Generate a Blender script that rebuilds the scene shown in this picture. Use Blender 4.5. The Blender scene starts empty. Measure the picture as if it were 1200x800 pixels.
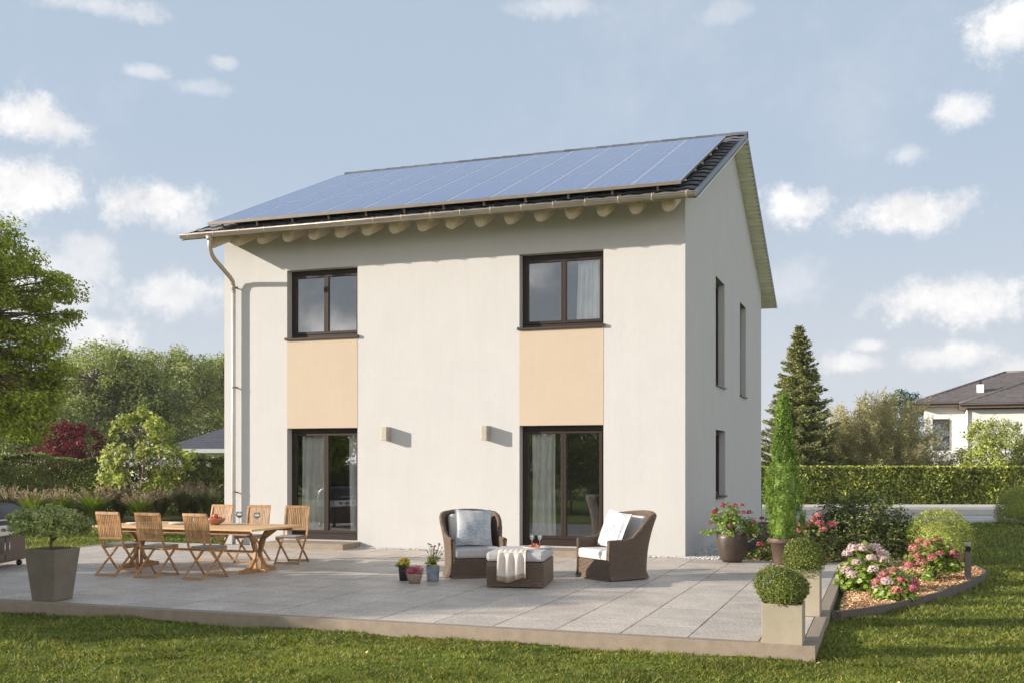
import bpy, math, random
import numpy as np
from mathutils import Vector, Matrix
C = bpy.context.scene.collection
SC = bpy.context.scene
R = math.radians
rng = np.random.default_rng(7)
random.seed(7)

# ------------------------------------------------------------------ camera
YAW = 19.574
CAM = (3.207, -17.75, 1.617)
cd = bpy.data.cameras.new('camera')
cam = bpy.data.objects.new('camera', cd); C.objects.link(cam)
cam.location = CAM
cam.rotation_euler = (R(90), 0, R(YAW))
cd.sensor_width = 36; cd.lens = 36 * 1235.5 / 1200
cd.shift_y = 140.09 / 1200
cd.clip_end = 2000
SC.camera = cam

# ------------------------------------------------------------------ sun, sky, exposure
SUN = Vector((-2.1, -1.0, 0.63)).normalized()      # towards the sun
SUN_EL = math.asin(SUN.z)
SUN_AZ = math.atan2(SUN.x, SUN.y)
sd = bpy.data.lights.new('sun', 'SUN'); so = bpy.data.objects.new('sun', sd); C.objects.link(so)
sd.energy = 4.7; sd.angle = R(0.6); sd.color = (1.0, 0.905, 0.79)
so.rotation_euler = SUN.to_track_quat('Z', 'Y').to_euler()
SC.view_settings.view_transform = 'Standard'
SC.view_settings.look = 'None'
SC.view_settings.gamma = 1
SC.view_settings.exposure = 0.88
SC.cycles.max_bounces = 8
SC.cycles.transparent_max_bounces = 12
SC.cycles.caustics_reflective = False
SC.cycles.caustics_refractive = False
SC.cycles.use_denoising = True

W = bpy.data.worlds.new('World'); SC.world = W; W.use_nodes = True

class NT:
    """small helper for node trees"""
    def __init__(s, nt): s.nt = nt; s.n = nt.nodes; s.l = nt.links
    def node(s, t, **kw):
        n = s.n.new(t)
        for k, v in kw.items():
            if hasattr(n, k): setattr(n, k, v)
        return n
    def link(s, a, b): s.l.new(a, b)
    def val(s, sock, v):
        if hasattr(v, 'links') or isinstance(v, bpy.types.NodeSocket): s.l.new(v, sock)
        else: sock.default_value = v
    def math(s, op, a, b=0.0, c=0.0, clamp=False):
        n = s.n.new('ShaderNodeMath'); n.operation = op; n.use_clamp = clamp
        s.val(n.inputs[0], a); s.val(n.inputs[1], b); s.val(n.inputs[2], c)
        return n.outputs[0]
    def noise(s, vec, scale, detail=4, rough=.55, dist=0.0):
        n = s.n.new('ShaderNodeTexNoise'); n.inputs['Scale'].default_value = scale
        n.inputs['Detail'].default_value = detail; n.inputs['Roughness'].default_value = rough
        n.inputs['Distortion'].default_value = dist
        if vec is not None: s.l.new(vec, n.inputs['Vector'])
        return n
    def ramp(s, fac, stops, interp='LINEAR'):
        n = s.n.new('ShaderNodeValToRGB'); n.color_ramp.interpolation = interp
        e = n.color_ramp.elements
        while len(e) < len(stops): e.new(.5)
        for i, (p, c) in enumerate(stops):
            e[i].position = p; e[i].color = (*c, 1) if len(c) == 3 else c
        s.val(n.inputs[0], fac)
        return n.outputs[0]
    def mix(s, fac, a, b, mode='MIX'):
        n = s.n.new('ShaderNodeMix'); n.data_type = 'RGBA'; n.blend_type = mode
        s.val(n.inputs[0], fac)
        for k, v in ((6, a), (7, b)):
            if isinstance(v, bpy.types.NodeSocket): s.l.new(v, n.inputs[k])
            else: n.inputs[k].default_value = (*v, 1) if len(v) == 3 else v
        return n.outputs[2]
    def maprange(s, v, a, b, c=0., d=1., smooth=True):
        n = s.n.new('ShaderNodeMapRange'); n.interpolation_type = 'SMOOTHSTEP' if smooth else 'LINEAR'
        s.val(n.inputs[0], v); n.inputs[1].default_value = a; n.inputs[2].default_value = b
        n.inputs[3].default_value = c; n.inputs[4].default_value = d
        return n.outputs[0]

def build_world():
    t = NT(W.node_tree)
    for n in list(t.n): t.n.remove(n)
    out = t.node('ShaderNodeOutputWorld'); bg = t.node('ShaderNodeBackground')
    t.link(bg.outputs[0], out.inputs[0]); bg.inputs[1].default_value = SKY_STRENGTH
    sky = t.node('ShaderNodeTexSky'); sky.sky_type = 'NISHITA'; sky.sun_disc = False
    sky.sun_elevation = SUN_EL; sky.sun_rotation = SUN_AZ % (2 * math.pi)
    sky.air_density = 1.0; sky.dust_density = 1.5; sky.ozone_density = 1.5; sky.altitude = 300
    tc = t.node('ShaderNodeTexCoord'); vec = tc.outputs['Generated']
    sep = t.node('ShaderNodeSeparateXYZ'); t.link(vec, sep.inputs[0])
    az = t.math('ARCTAN2', sep.outputs[0], sep.outputs[1])
    el = t.math('ARCSINE', sep.outputs[2])
    # soft pale haze over the clear sky, thickest near the horizon
    hz = t.maprange(el, 0.0, 0.9, 0.95, 0.80)
    base = t.mix(hz, sky.outputs[0], SKY_PALE)
    hz2 = t.maprange(el, -0.02, 0.30, 0.75, 0.0)
    base = t.mix(hz2, base, SKY_LOW)
    base = t.mix(t.maprange(el, .42, 1.2, 0, .75), base, (1.5, 2.0, 2.7))     # deeper blue overhead
    # warp for cloud outlines
    n1 = t.noise(vec, 16, 8, .62); n2 = t.noise(vec, 40, 10, .75)
    wr = t.math('ADD', t.math('MULTIPLY', t.math('SUBTRACT', n1.outputs[0], .5), 1.9), t.math('MULTIPLY', t.math('SUBTRACT', n2.outputs[0], .5), 1.7))
    clouds = [  # azimuth, elevation, half width, half height (rad), density
        CL(28, 138, 78, 34, 1.0), CL(75, 150, 40, 16, .8), CL(30, 222, 72, 45, 1.0), CL(178, 240, 62, 36, 1.0), CL(215, 262, 50, 20, .6),
        CL(172, 84, 30, 10, .55), CL(265, 74, 18, 9, .4), CL(240, 103, 45, 9, .3), CL(120, 8, 70, 14, .55), CL(215, 345, 75, 30, .8), CL(110, 390, 70, 26, .7), CL(95, 290, 40, 20, .6), CL(30, 330, 130, 60, .6),
        CL(1180, 35, 60, 42, .95), CL(1120, 130, 40, 24, .8), CL(1062, 183, 30, 14, .45), CL(928, 240, 48, 28, .95), CL(1070, 247, 82, 26, 1.0), CL(1115, 353, 90, 33, 1.0),
        CL(1110, 418, 60, 18, .8), CL(990, 425, 45, 16, .7), CL(1020, 405, 30, 10, .6), CL(650, 8, 60, 14, .45), CL(850, 15, 40, 16, .3), CL(1190, 440, 50, 25, .6), CL(930, 330, 50, 30, .25),
        CL(400, 480, 200, 60, .5), CL(-150, 200, 110, 50, .9), CL(-300, 330, 120, 40, .8), CL(1400, 150, 110, 50, .9), CL(1500, 330, 120, 45, .9)]
    tot = None
    for (a0, e0, a, b, dens) in clouds:
        a *= 1.02; b *= 1.05
        dx = t.math('DIVIDE', t.math('SUBTRACT', az, a0), a)
        dy = t.math('DIVIDE', t.math('SUBTRACT', el, e0), b)
        # flatter undersides
        r2 = t.math('SQRT', t.math('ADD', t.math('MULTIPLY', dx, dx), t.math('MULTIPLY', dy, dy)))
        m = t.math('SUBTRACT', 1.0, r2)
        m = t.math('ADD', t.math('ADD', m, wr), .10)
        m = t.maprange(m, 0.0, 0.85, 0, dens)
        near = t.maprange(r2, 1.0, 1.9, 1, 0)
        m = t.math('MULTIPLY', m, near)
        tot = m if tot is None else t.math('MAXIMUM', tot, m)
    # loose clouds outside the view, made extra bright to add fill on the gable
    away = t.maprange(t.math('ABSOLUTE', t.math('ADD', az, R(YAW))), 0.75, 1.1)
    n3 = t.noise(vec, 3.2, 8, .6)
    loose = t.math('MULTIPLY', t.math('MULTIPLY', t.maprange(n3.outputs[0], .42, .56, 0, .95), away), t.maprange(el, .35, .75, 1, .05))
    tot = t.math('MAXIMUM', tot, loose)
    # thin veil
    n4 = t.noise(vec, 4, 8, .68)
    tot = t.math('MAXIMUM', tot, t.maprange(n4.outputs[0], .48, .85, 0, .25))
    shade = t.ramp(t.noise(vec, 22, 5, .6).outputs[0], [(.35, CLOUD_DIM), (.62, CLOUD)])
    shade = t.mix(loose, shade, CLOUD_FILL)
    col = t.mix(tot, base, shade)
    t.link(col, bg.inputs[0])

def CL(u, v, hw, hh, dens):
    a = R(YAW); x = (u - 600) / 1235.5; z = (540.09 - v) / 1235.5
    d = Vector((-math.sin(a) + math.cos(a) * x, math.cos(a) + math.sin(a) * x, z)).normalized()
    k = 1 / 1235.5 / math.sqrt(1 + x * x)
    return (math.atan2(d.x, d.y), math.asin(d.z), hw * k, hh * k, dens)
SKY_STRENGTH = 0.10
SKY_PALE = (2.72, 3.25, 3.95)
SKY_LOW = (4.1, 4.15, 4.3)
CLOUD = (6.1, 5.95, 5.85)
CLOUD_FILL = (12.8, 12.5, 12.3)  # unseen clouds, brighter than the visible ones, added as fill light
CLOUD_DIM = (4.7, 4.7, 4.8)
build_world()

# ------------------------------------------------------------------ materials
MATS = {}
def mat(name, col, rough=.6, var=.12, scale=6., bump=0., bscale=40., metal=0., spec=.5, col2=None, detail=4, island=0., bump2=None):
    m = bpy.data.materials.new(name); m.use_nodes = True
    t = NT(m.node_tree); b = t.n['Principled BSDF']
    tc = t.node('ShaderNodeTexCoord'); v = tc.outputs['Object']
    n = t.noise(v, scale, detail)
    c2 = col2 if col2 else tuple(min(1, c * (1 + var)) for c in col)
    c1 = col if col2 else tuple(c * (1 - var) for c in col)
    c = t.ramp(n.outputs[0], [(.3, c1), (.7, c2)])
    if island:
        g = t.node('ShaderNodeNewGeometry')
        k = t.maprange(g.outputs['Random Per Island'], 0, 1, 1 - island, 1 + island, False)
        hs = t.node('ShaderNodeHueSaturation'); t.link(k, hs.inputs['Value']); t.link(c, hs.inputs['Color']); c = hs.outputs[0]
    t.link(c, b.inputs['Base Color'])
    b.inputs['Roughness'].default_value = rough; b.inputs['Metallic'].default_value = metal
    b.inputs['Specular IOR Level'].default_value = spec
    if bump:
        bn = t.node('ShaderNodeBump'); bn.inputs['Strength'].default_value = bump; bn.inputs['Distance'].default_value = .02
        nn = t.noise(v, bscale, 5); t.link(nn.outputs[0], bn.inputs['Height']); t.link(bn.outputs[0], b.inputs['Normal'])
    MATS[name] = m
    return m

def leaf_mat(name, cols, trans=.35, rough=.55, spec=.3):
    """foliage: colour varies leaf by leaf, light passes through"""
    m = bpy.data.materials.new(name); m.use_nodes = True
    t = NT(m.node_tree); b = t.n['Principled BSDF']; o = t.n['Material Output']
    g = t.node('ShaderNodeNewGeometry')
    k = len(cols)
    c = t.ramp(g.outputs['Random Per Island'], [(i / max(1, k - 1), cc) for i, cc in enumerate(cols)])
    tc = t.node('ShaderNodeTexCoord')
    nz = t.noise(tc.outputs['Object'], .9, 3)
    hs = t.node('ShaderNodeHueSaturation'); t.link(c, hs.inputs['Color'])
    t.link(t.maprange(nz.outputs[0], .3, .7, .78, 1.25), hs.inputs['Value'])
    t.link(hs.outputs[0], b.inputs['Base Color'])
    b.inputs['Roughness'].default_value = rough; b.inputs['Specular IOR Level'].default_value = spec
    tr = t.node('ShaderNodeBsdfTranslucent'); mx = t.node('ShaderNodeMixShader'); mx.inputs[0].default_value = trans
    ts = t.node('ShaderNodeHueSaturation'); ts.inputs['Saturation'].default_value = 1.1; ts.inputs['Value'].default_value = 1.3
    t.link(hs.outputs[0], ts.inputs['Color']); t.link(ts.outputs[0], tr.inputs[0])
    t.link(b.outputs[0], mx.inputs[1]); t.link(tr.outputs[0], mx.inputs[2]); t.link(mx.outputs[0], o.inputs[0])
    MATS[name] = m
    return m

def glass_mat(name, refl=.12, tint=(.8, .85, .85)):
    m = bpy.data.materials.new(name); m.use_nodes = True
    t = NT(m.node_tree); t.n.remove(t.n['Principled BSDF']); o = t.n['Material Output']
    gl = t.node('ShaderNodeBsdfGlossy'); gl.inputs['Roughness'].default_value = 0.0; gl.inputs[0].default_value = (1, 1, 1, 1)
    tp = t.node('ShaderNodeBsdfTransparent'); tp.inputs[0].default_value = (*tint, 1)
    lw = t.node('ShaderNodeLayerWeight'); lw.inputs[0].default_value = .25
    nz = t.noise(t.node('ShaderNodeTexCoord').outputs['Object'], .8, 1); bp = t.node('ShaderNodeBump')
    bp.inputs['Strength'].default_value = .02; bp.inputs['Distance'].default_value = .05
    t.link(nz.outputs[0], bp.inputs['Height']); t.link(bp.outputs[0], gl.inputs['Normal'])
    f = t.maprange(lw.outputs['Fresnel'], 0, 1, refl, 1, False)
    mx = t.node('ShaderNodeMixShader'); t.link(f, mx.inputs[0]); t.link(tp.outputs[0], mx.inputs[1]); t.link(gl.outputs[0], mx.inputs[2])
    t.link(mx.outputs[0], o.inputs[0]); MATS[name] = m
    return m

def wood_mat(name, c1, c2, rough=.5, axis=2, sc=(40, 40, 2)):
    m = bpy.data.materials.new(name); m.use_nodes = True
    t = NT(m.node_tree); b = t.n['Principled BSDF']
    mp = t.node('ShaderNodeMapping'); mp.inputs['Scale'].default_value = sc
    t.link(t.node('ShaderNodeTexCoord').outputs['Object'], mp.inputs[0])
    n = t.noise(mp.outputs[0], 1, 6, .6)
    c = t.ramp(n.outputs[0], [(.3, c1), (.7, c2)])
    g = t.node('ShaderNodeNewGeometry'); hs = t.node('ShaderNodeHueSaturation')
    t.link(t.maprange(g.outputs['Random Per Island'], 0, 1, .8, 1.2, False), hs.inputs['Value']); t.link(c, hs.inputs['Color'])
    t.link(hs.outputs[0], b.inputs['Base Color']); b.inputs['Roughness'].default_value = rough
    MATS[name] = m
    return m

def wicker_mat(name, c1, c2):
    m = bpy.data.materials.new(name); m.use_nodes = True
    t = NT(m.node_tree); b = t.n['Principled BSDF']
    tc = t.node('ShaderNodeTexCoord')
    sp = t.node('ShaderNodeSeparateXYZ'); t.link(tc.outputs['Object'], sp.inputs[0])
    hor = t.math('ADD', sp.outputs[0], sp.outputs[1])
    row = t.math('FLOOR', t.math('MULTIPLY', sp.outputs[2], 55))
    ph = t.math('MULTIPLY', row, math.pi)
    a = t.math('ABSOLUTE', t.math('SINE', t.math('MULTIPLY', sp.outputs[2], 55 * math.pi)))
    w = t.math('MULTIPLY_ADD', t.math('SINE', t.math('ADD', t.math('MULTIPLY', hor, 150), ph)), .5, .5)
    h = t.math('MULTIPLY', a, t.math('MULTIPLY_ADD', w, .7, .3))
    nz = t.noise(tc.outputs['Object'], 35, 3)
    c = t.ramp(t.math('ADD', t.math('MULTIPLY', h, .5), t.math('MULTIPLY', nz.outputs[0], .6)), [(.2, c1), (.85, c2)])
    t.link(c, b.inputs['Base Color']); b.inputs['Roughness'].default_value = .55
    bp = t.node('ShaderNodeBump'); bp.inputs['Strength'].default_value = .9; bp.inputs['Distance'].default_value = .012
    t.link(h, bp.inputs['Height']); t.link(bp.outputs[0], b.inputs['Normal'])
    MATS[name] = m
    return m

def stucco(name, col):
    m = bpy.data.materials.new(name); m.use_nodes = True
    t = NT(m.node_tree); b = t.n['Principled BSDF']; v = t.node('ShaderNodeTexCoord').outputs['Object']
    n1 = t.noise(v, 1.3, 6, .6); n2 = t.noise(v, 60, 4, .6); n3 = t.noise(v, 9, 5, .7)
    mp = t.node('ShaderNodeMapping'); mp.inputs['Scale'].default_value = (5, 5, .35); t.link(v, mp.inputs[0])
    n4 = t.noise(mp.outputs[0], 1.2, 5, .6)
    k = t.math('ADD', t.math('MULTIPLY', n1.outputs[0], .45), t.math('ADD', t.math('MULTIPLY', n3.outputs[0], .3), t.math('MULTIPLY', n4.outputs[0], .25)))
    c = t.ramp(k, [(.3, tuple(x * .93 for x in col)), (.7, tuple(min(1, x * 1.04) for x in col))])
    t.link(c, b.inputs['Base Color']); b.inputs['Roughness'].default_value = .9; b.inputs['Specular IOR Level'].default_value = .15
    bp = t.node('ShaderNodeBump'); bp.inputs['Strength'].default_value = .35; bp.inputs['Distance'].default_value = .004
    bp2 = t.node('ShaderNodeBump'); bp2.inputs['Strength'].default_value = .2; bp2.inputs['Distance'].default_value = .02
    t.link(n2.outputs[0], bp.inputs['Height']); t.link(n3.outputs[0], bp2.inputs['Height']); t.link(bp.outputs[0], bp2.inputs['Normal'])
    t.link(bp2.outputs[0], b.inputs['Normal']); MATS[name] = m
    return m

stucco('render_white', (.51, .50, .485)); stucco('render_peach', (.50, .41, .31)); stucco('render_neighbour', (.66, .65, .64))
mat('frame_brown', (.024, .014, .009), .5, .1, spec=.3)
mat('sill_brown', (.06, .042, .03), .35, .1, metal=.3)
mat('trim_bronze', (.17, .14, .11), .45, .1, metal=.3)
mat('zinc', (.42, .36, .29), .42, .12, 4, metal=.35)
mat('panel_edge', (.58, .64, .74), .4, .05, metal=.3)
mat('zinc_white', (.56, .55, .53), .5, .06, 4)
mat('tile', (.095, .10, .115), .5, .25, 5, .2, 60, island=.25)
mat('verge_metal', (.10, .115, .135), .4, .1, 4, metal=.4)
mat('soffit', (.84, .81, .62), .6, .08, 5, island=.06)
mat('rafter', (.50, .42, .30), .6, .12, 8, island=.12)
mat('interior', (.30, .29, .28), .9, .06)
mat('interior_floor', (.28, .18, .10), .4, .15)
mat('curtain', (.88, .88, .86), .9, .05, 5)
mat('lamp_metal', (.42, .38, .31), .45, .08, 10, metal=.3)
mat('kerb', (.27, .215, .16), .8, .12, 9, .3, 80)
mat('kerb_dark', (.10, .082, .068), .8, .15, 9, .3, 60)
mat('joint', (.05, .045, .04), .9, .2, 30)
mat('pebble', (.55, .53, .5), .6, .1, 5, island=.45)
mat('pot_brown', (.05, .034, .026), .42, .2, 9, .15, 30)
mat('pot_terracotta', (.085, .052, .038), .6, .2, 9, .2, 40)
mat('planter_grey', (.155, .130, .10), .6, .15, 5, .15, 70)
mat('planter_beige', (.345, .295, .215), .75, .1, 4, .15, 60)
mat('pot_black', (.03, .025, .02), .5, .3, 30)
mat('pot_tan', (.30, .22, .17), .7, .15, 20, .2, 60)
mat('pot_blue', (.20, .24, .29), .5, .3, 14, .1, 30)
mat('soil', (.035, .024, .017), .95, .4, 40, .6, 60)
mat('grill_brown', (.085, .055, .042), .35, .1, 3, metal=.3)
mat('grill_lid', (.035, .035, .042), .5, .1, 3)
mat('steel', (.62, .62, .64), .3, .06, 6, metal=.8)
mat('black_plastic', (.02, .02, .02), .4, .1)
mat('cushion_grey', (.42, .405, .40), .95, .05, 12, .2, 300)
mat('cushion_white', (.54, .515, .49), .95, .04, 10, .2, 300)
mat('seat_pad', (.24, .235, .23), .95, .1, 20)
mat('throw', (.62, .56, .50), .95, .12, 60, .3, 300)
mat('throw_band', (.33, .25, .18), .95, .1, 60)
mat('plate', (.8, .8, .79), .2, .02)
mat('bowl', (.40, .19, .12), .4, .15, 20)
mat('fruit', (.45, .10, .04), .4, .3, 20, island=.3)
mat('tray', (.55, .50, .44), .5, .1, 20)
mat('wine', (.05, .03, .02), .1, .1)
mat('bark', (.11, .08, .055), .9, .3, 14, .6, 30)
mat('bark_pale', (.20, .16, .12), .9, .3, 14, .6, 30)
mat('asphalt', (.16, .155, .15), .9, .12, 8, .2, 60)
mat('paving', (.52, .49, .45), .85, .08, 3, .2, 30)
mat('roof_slate', (.085, .085, .10), .5, .2, 3, .3, 20)
mat('roof_brown', (.115, .10, .098), .55, .2, 3)
mat('fascia_brown', (.12, .08, .055), .6, .1)
mat('bollard', (.13, .11, .095), .5, .12, 20)
mat('white_paint', (.78, .77, .75), .6, .04)
mat('dark_glass', (.015, .018, .02), .08, .1)
mat('stem_green', (.07, .10, .03), .7, .2)
glass_mat('glass', .13, (.95, .96, .95))
glass_mat('drink_glass', .22, (.97, .97, .97))
wood_mat('teak', (.25, .12, .045), (.48, .275, .12))
wood_mat('teak_top', (.46, .26, .11), (.74, .47, .23), sc=(2, 40, 40))
wicker_mat('wicker', (.03, .02, .013), (.21, .14, .088))

def pillow_mat():
    m = bpy.data.materials.new('pillow_print'); m.use_nodes = True
    t = NT(m.node_tree); b = t.n['Principled BSDF']; v = t.node('ShaderNodeTexCoord').outputs['Object']
    big = t.noise(v, 2.6, 2); sm = t.noise(v, 48, 4, .8)
    k = t.math('ADD', t.maprange(big.outputs[0], .35, .65, 0, .42), t.math('SUBTRACT', t.math('MULTIPLY', sm.outputs[0], 1.9), .68))
    c = t.ramp(k, [(.28, (.54, .53, .52)), (.55, (.40, .42, .44)), (.85, (.20, .24, .29))])
    t.link(c, b.inputs['Base Color']); b.inputs['Roughness'].default_value = .95
    MATS['pillow_print'] = m
pillow_mat()

def solar_mat():
    m = bpy.data.materials.new('solar_cell'); m.use_nodes = True
    t = NT(m.node_tree); b = t.n['Principled BSDF']; v = t.node('ShaderNodeTexCoord').outputs['UV']
    sp = t.node('ShaderNodeSeparateXYZ'); t.link(v, sp.inputs[0])
    lines = None
    for ax, n, w in ((0, 5, .07), (1, 10, .06)):
        f = t.math('FRACT', t.math('MULTIPLY', sp.outputs[ax], n))
        d = t.math('LESS_THAN', f, w)
        lines = d if lines is None else t.math('MAXIMUM', lines, d)
    g = t.noise(v, 3, 3)
    base = t.ramp(g.outputs[0], [(.3, (.02, .06, .20)), (.7, (.035, .08, .23))])
    c = t.mix(t.math('MULTIPLY', lines, .5), base, (.42, .48, .60))
    t.link(c, b.inputs['Base Color']); b.inputs['Roughness'].default_value = .16
    b.inputs['Specular IOR Level'].default_value = .9
    b.inputs['Coat Weight'].default_value = .35; b.inputs['Coat Roughness'].default_value = .12
    MATS['solar_cell'] = m
solar_mat()

def slab_mat():
    m = bpy.data.materials.new('terrace_slab'); m.use_nodes = True
    t = NT(m.node_tree); b = t.n['Principled BSDF']; v = t.node('ShaderNodeTexCoord').outputs['Object']
    g = t.node('ShaderNodeNewGeometry')
    n1 = t.noise(v, 2.2, 5, .65); n2 = t.noise(v, 75, 3, .8); n3 = t.noise(v, 26, 5, .75)
    k = t.math('ADD', t.math('MULTIPLY', n1.outputs[0], .14), t.math('ADD', t.math('MULTIPLY', n2.outputs[0], .56), t.math('MULTIPLY', n3.outputs[0], .3)))
    c = t.ramp(k, [(.40, (.17, .145, .12)), (.50, (.47, .415, .36)), (.60, (.78, .695, .615))])
    hs = t.node('ShaderNodeHueSaturation'); t.link(c, hs.inputs['Color'])
    t.link(t.maprange(g.outputs['Random Per Island'], 0, 1, .91, 1.07, False), hs.inputs['Value'])
    t.link(hs.outputs[0], b.inputs['Base Color']); b.inputs['Roughness'].default_value = .5; b.inputs['Specular IOR Level'].default_value = .4
    bp = t.node('ShaderNodeBump'); bp.inputs['Strength'].default_value = .35; bp.inputs['Distance'].default_value = .008
    t.link(n3.outputs[0], bp.inputs['Height']); t.link(bp.outputs[0], b.inputs['Normal'])
    MATS['terrace_slab'] = m
slab_mat()

def ground_mat(name, cols, sc=(.35, 3, 40), bump=.5):
    m = bpy.data.materials.new(name); m.use_nodes = True
    t = NT(m.node_tree); b = t.n['Principled BSDF']; v = t.node('ShaderNodeTexCoord').outputs['Object']
    a = t.noise(v, sc[0], 4); bb = t.noise(v, sc[1], 5, .65); cc = t.noise(v, sc[2], 5, .7)
    k = t.math('ADD', t.math('MULTIPLY', a.outputs[0], .3), t.math('ADD', t.math('MULTIPLY', bb.outputs[0], .3), t.math('MULTIPLY', cc.outputs[0], .4)))
    n = len(cols)
    c = t.ramp(k, [(.33 + .34 * i / (n - 1), x) for i, x in enumerate(cols)])
    t.link(c, b.inputs['Base Color']); b.inputs['Roughness'].default_value = .9; b.inputs['Specular IOR Level'].default_value = .1
    bp = t.node('ShaderNodeBump'); bp.inputs['Strength'].default_value = bump; bp.inputs['Distance'].default_value = .05
    t.link(cc.outputs[0], bp.inputs['Height']); t.link(bp.outputs[0], b.inputs['Normal'])
    MATS[name] = m
ground_mat('lawn_ground', [(.05, .06, .012), (.10, .14, .018), (.20, .22, .04)])
ground_mat('mulch', [(.20, .10, .05), (.46, .26, .13), (.74, .48, .26)], (1.2, 14, 90), .9)
ground_mat('bed_soil', [(.02, .018, .01), (.05, .04, .02), (.08, .07, .03)])

leaf_mat('leaf_hornbeam', [(.13, .19, .02), (.24, .30, .04), (.46, .48, .08), (.17, .23, .03)], .4)
leaf_mat('leaf_far', [(.16, .20, .06), (.27, .31, .09), (.42, .43, .15)], .45)
leaf_mat('leaf_far_dark', [(.08, .115, .04), (.15, .18, .065), (.27, .29, .11)], .45)
leaf_mat('leaf_red', [(.08, .012, .018), (.14, .022, .03), (.26, .05, .055), (.045, .010, .012)], .3)
leaf_mat('leaf_lime', [(.16, .22, .045), (.30, .35, .08), (.52, .52, .18), (.22, .27, .06)], .4)
leaf_mat('leaf_hedge', [(.06, .09, .02), (.12, .155, .035), (.30, .32, .08), (.08, .11, .025)], .25, .45, .5)
leaf_mat('leaf_hedge_bright', [(.035, .06, .01), (.12, .16, .025), (.38, .42, .07), (.58, .56, .14)], .3, .45, .5)
leaf_mat('needle', [(.09, .12, .04), (.16, .19, .06), (.30, .31, .11), (.40, .37, .15)], .2)
leaf_mat('needle_column', [(.08, .15, .025), (.15, .25, .04), (.32, .44, .09), (.11, .19, .03)], .3)
leaf_mat('leaf_willow', [(.27, .25, .11), (.42, .38, .18), (.58, .52, .27), (.22, .22, .09)], .4)
leaf_mat('leaf_box', [(.06, .09, .018), (.15, .19, .035), (.36, .38, .10)], .3, .5, .4)
leaf_mat('leaf_box_light', [(.20, .25, .05), (.34, .38, .08), (.50, .52, .16)], .3, .5, .4)
leaf_mat('leaf_shrub', [(.05, .075, .018), (.09, .12, .03), (.17, .20, .05), (.42, .42, .18)], .25, .5, .4)
leaf_mat('leaf_teal', [(.02, .07, .045), (.04, .10, .06), (.03, .08, .05)], .25)
leaf_mat('leaf_hydrangea', [(.12, .20, .03), (.22, .31, .05), (.36, .43, .10), (.15, .23, .04)], .35, .45, .4)
leaf_mat('leaf_planter', [(.20, .25, .08), (.34, .38, .12), (.50, .53, .22)], .3, .5, .4)
leaf_mat('petal_pink', [(.52, .34, .36), (.66, .49, .49), (.80, .68, .64), (.56, .40, .40)], .35, .6, .2)
leaf_mat('petal_red', [(.42, .07, .12), (.58, .15, .20), (.72, .36, .38), (.46, .10, .14)], .35, .6, .2)
leaf_mat('petal_coral', [(.42, .12, .10), (.58, .23, .20), (.70, .42, .36), (.36, .11, .11)], .35, .6, .2)
leaf_mat('petal_crimson', [(.22, .03, .05), (.36, .06, .08), (.48, .14, .15), (.28, .04, .06)], .3, .6, .2)
leaf_mat('petal_yellow', [(.75, .50, .02), (.82, .60, .04), (.62, .62, .06), (.80, .42, .02)], .35, .6, .2)
leaf_mat('petal_heather', [(.42, .06, .12), (.58, .16, .22), (.68, .34, .38), (.34, .05, .09)], .35, .6, .2)
leaf_mat('petal_plum', [(.10, .03, .05), (.18, .04, .08), (.30, .10, .12)], .3, .6, .2)
leaf_mat('blossom_white', [(.70, .68, .60), (.80, .78, .70)], .35, .6, .2)
leaf_mat('fern_grass', [(.14, .24, .03), (.24, .35, .05), (.36, .44, .09), (.16, .22, .04)], .4)
leaf_mat('dark_grass', [(.07, .085, .035), (.11, .12, .05), (.17, .16, .08)], .3)
leaf_mat('plume', [(.26, .20, .14), (.38, .30, .22), (.52, .43, .33)], .5, .8, .1)
leaf_mat('lawn_blade', [(.045, .062, .010), (.095, .13, .015), (.20, .235, .03), (.38, .35, .10), (.06, .085, .012)], .35, .5, .3)
leaf_mat('mulch_chip', [(.22, .11, .05), (.50, .28, .14), (.74, .48, .26), (.82, .60, .38)], .05, .8, .2)
leaf_mat('twig', [(.22, .16, .08), (.34, .26, .13)], .1, .8, .1)

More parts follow.
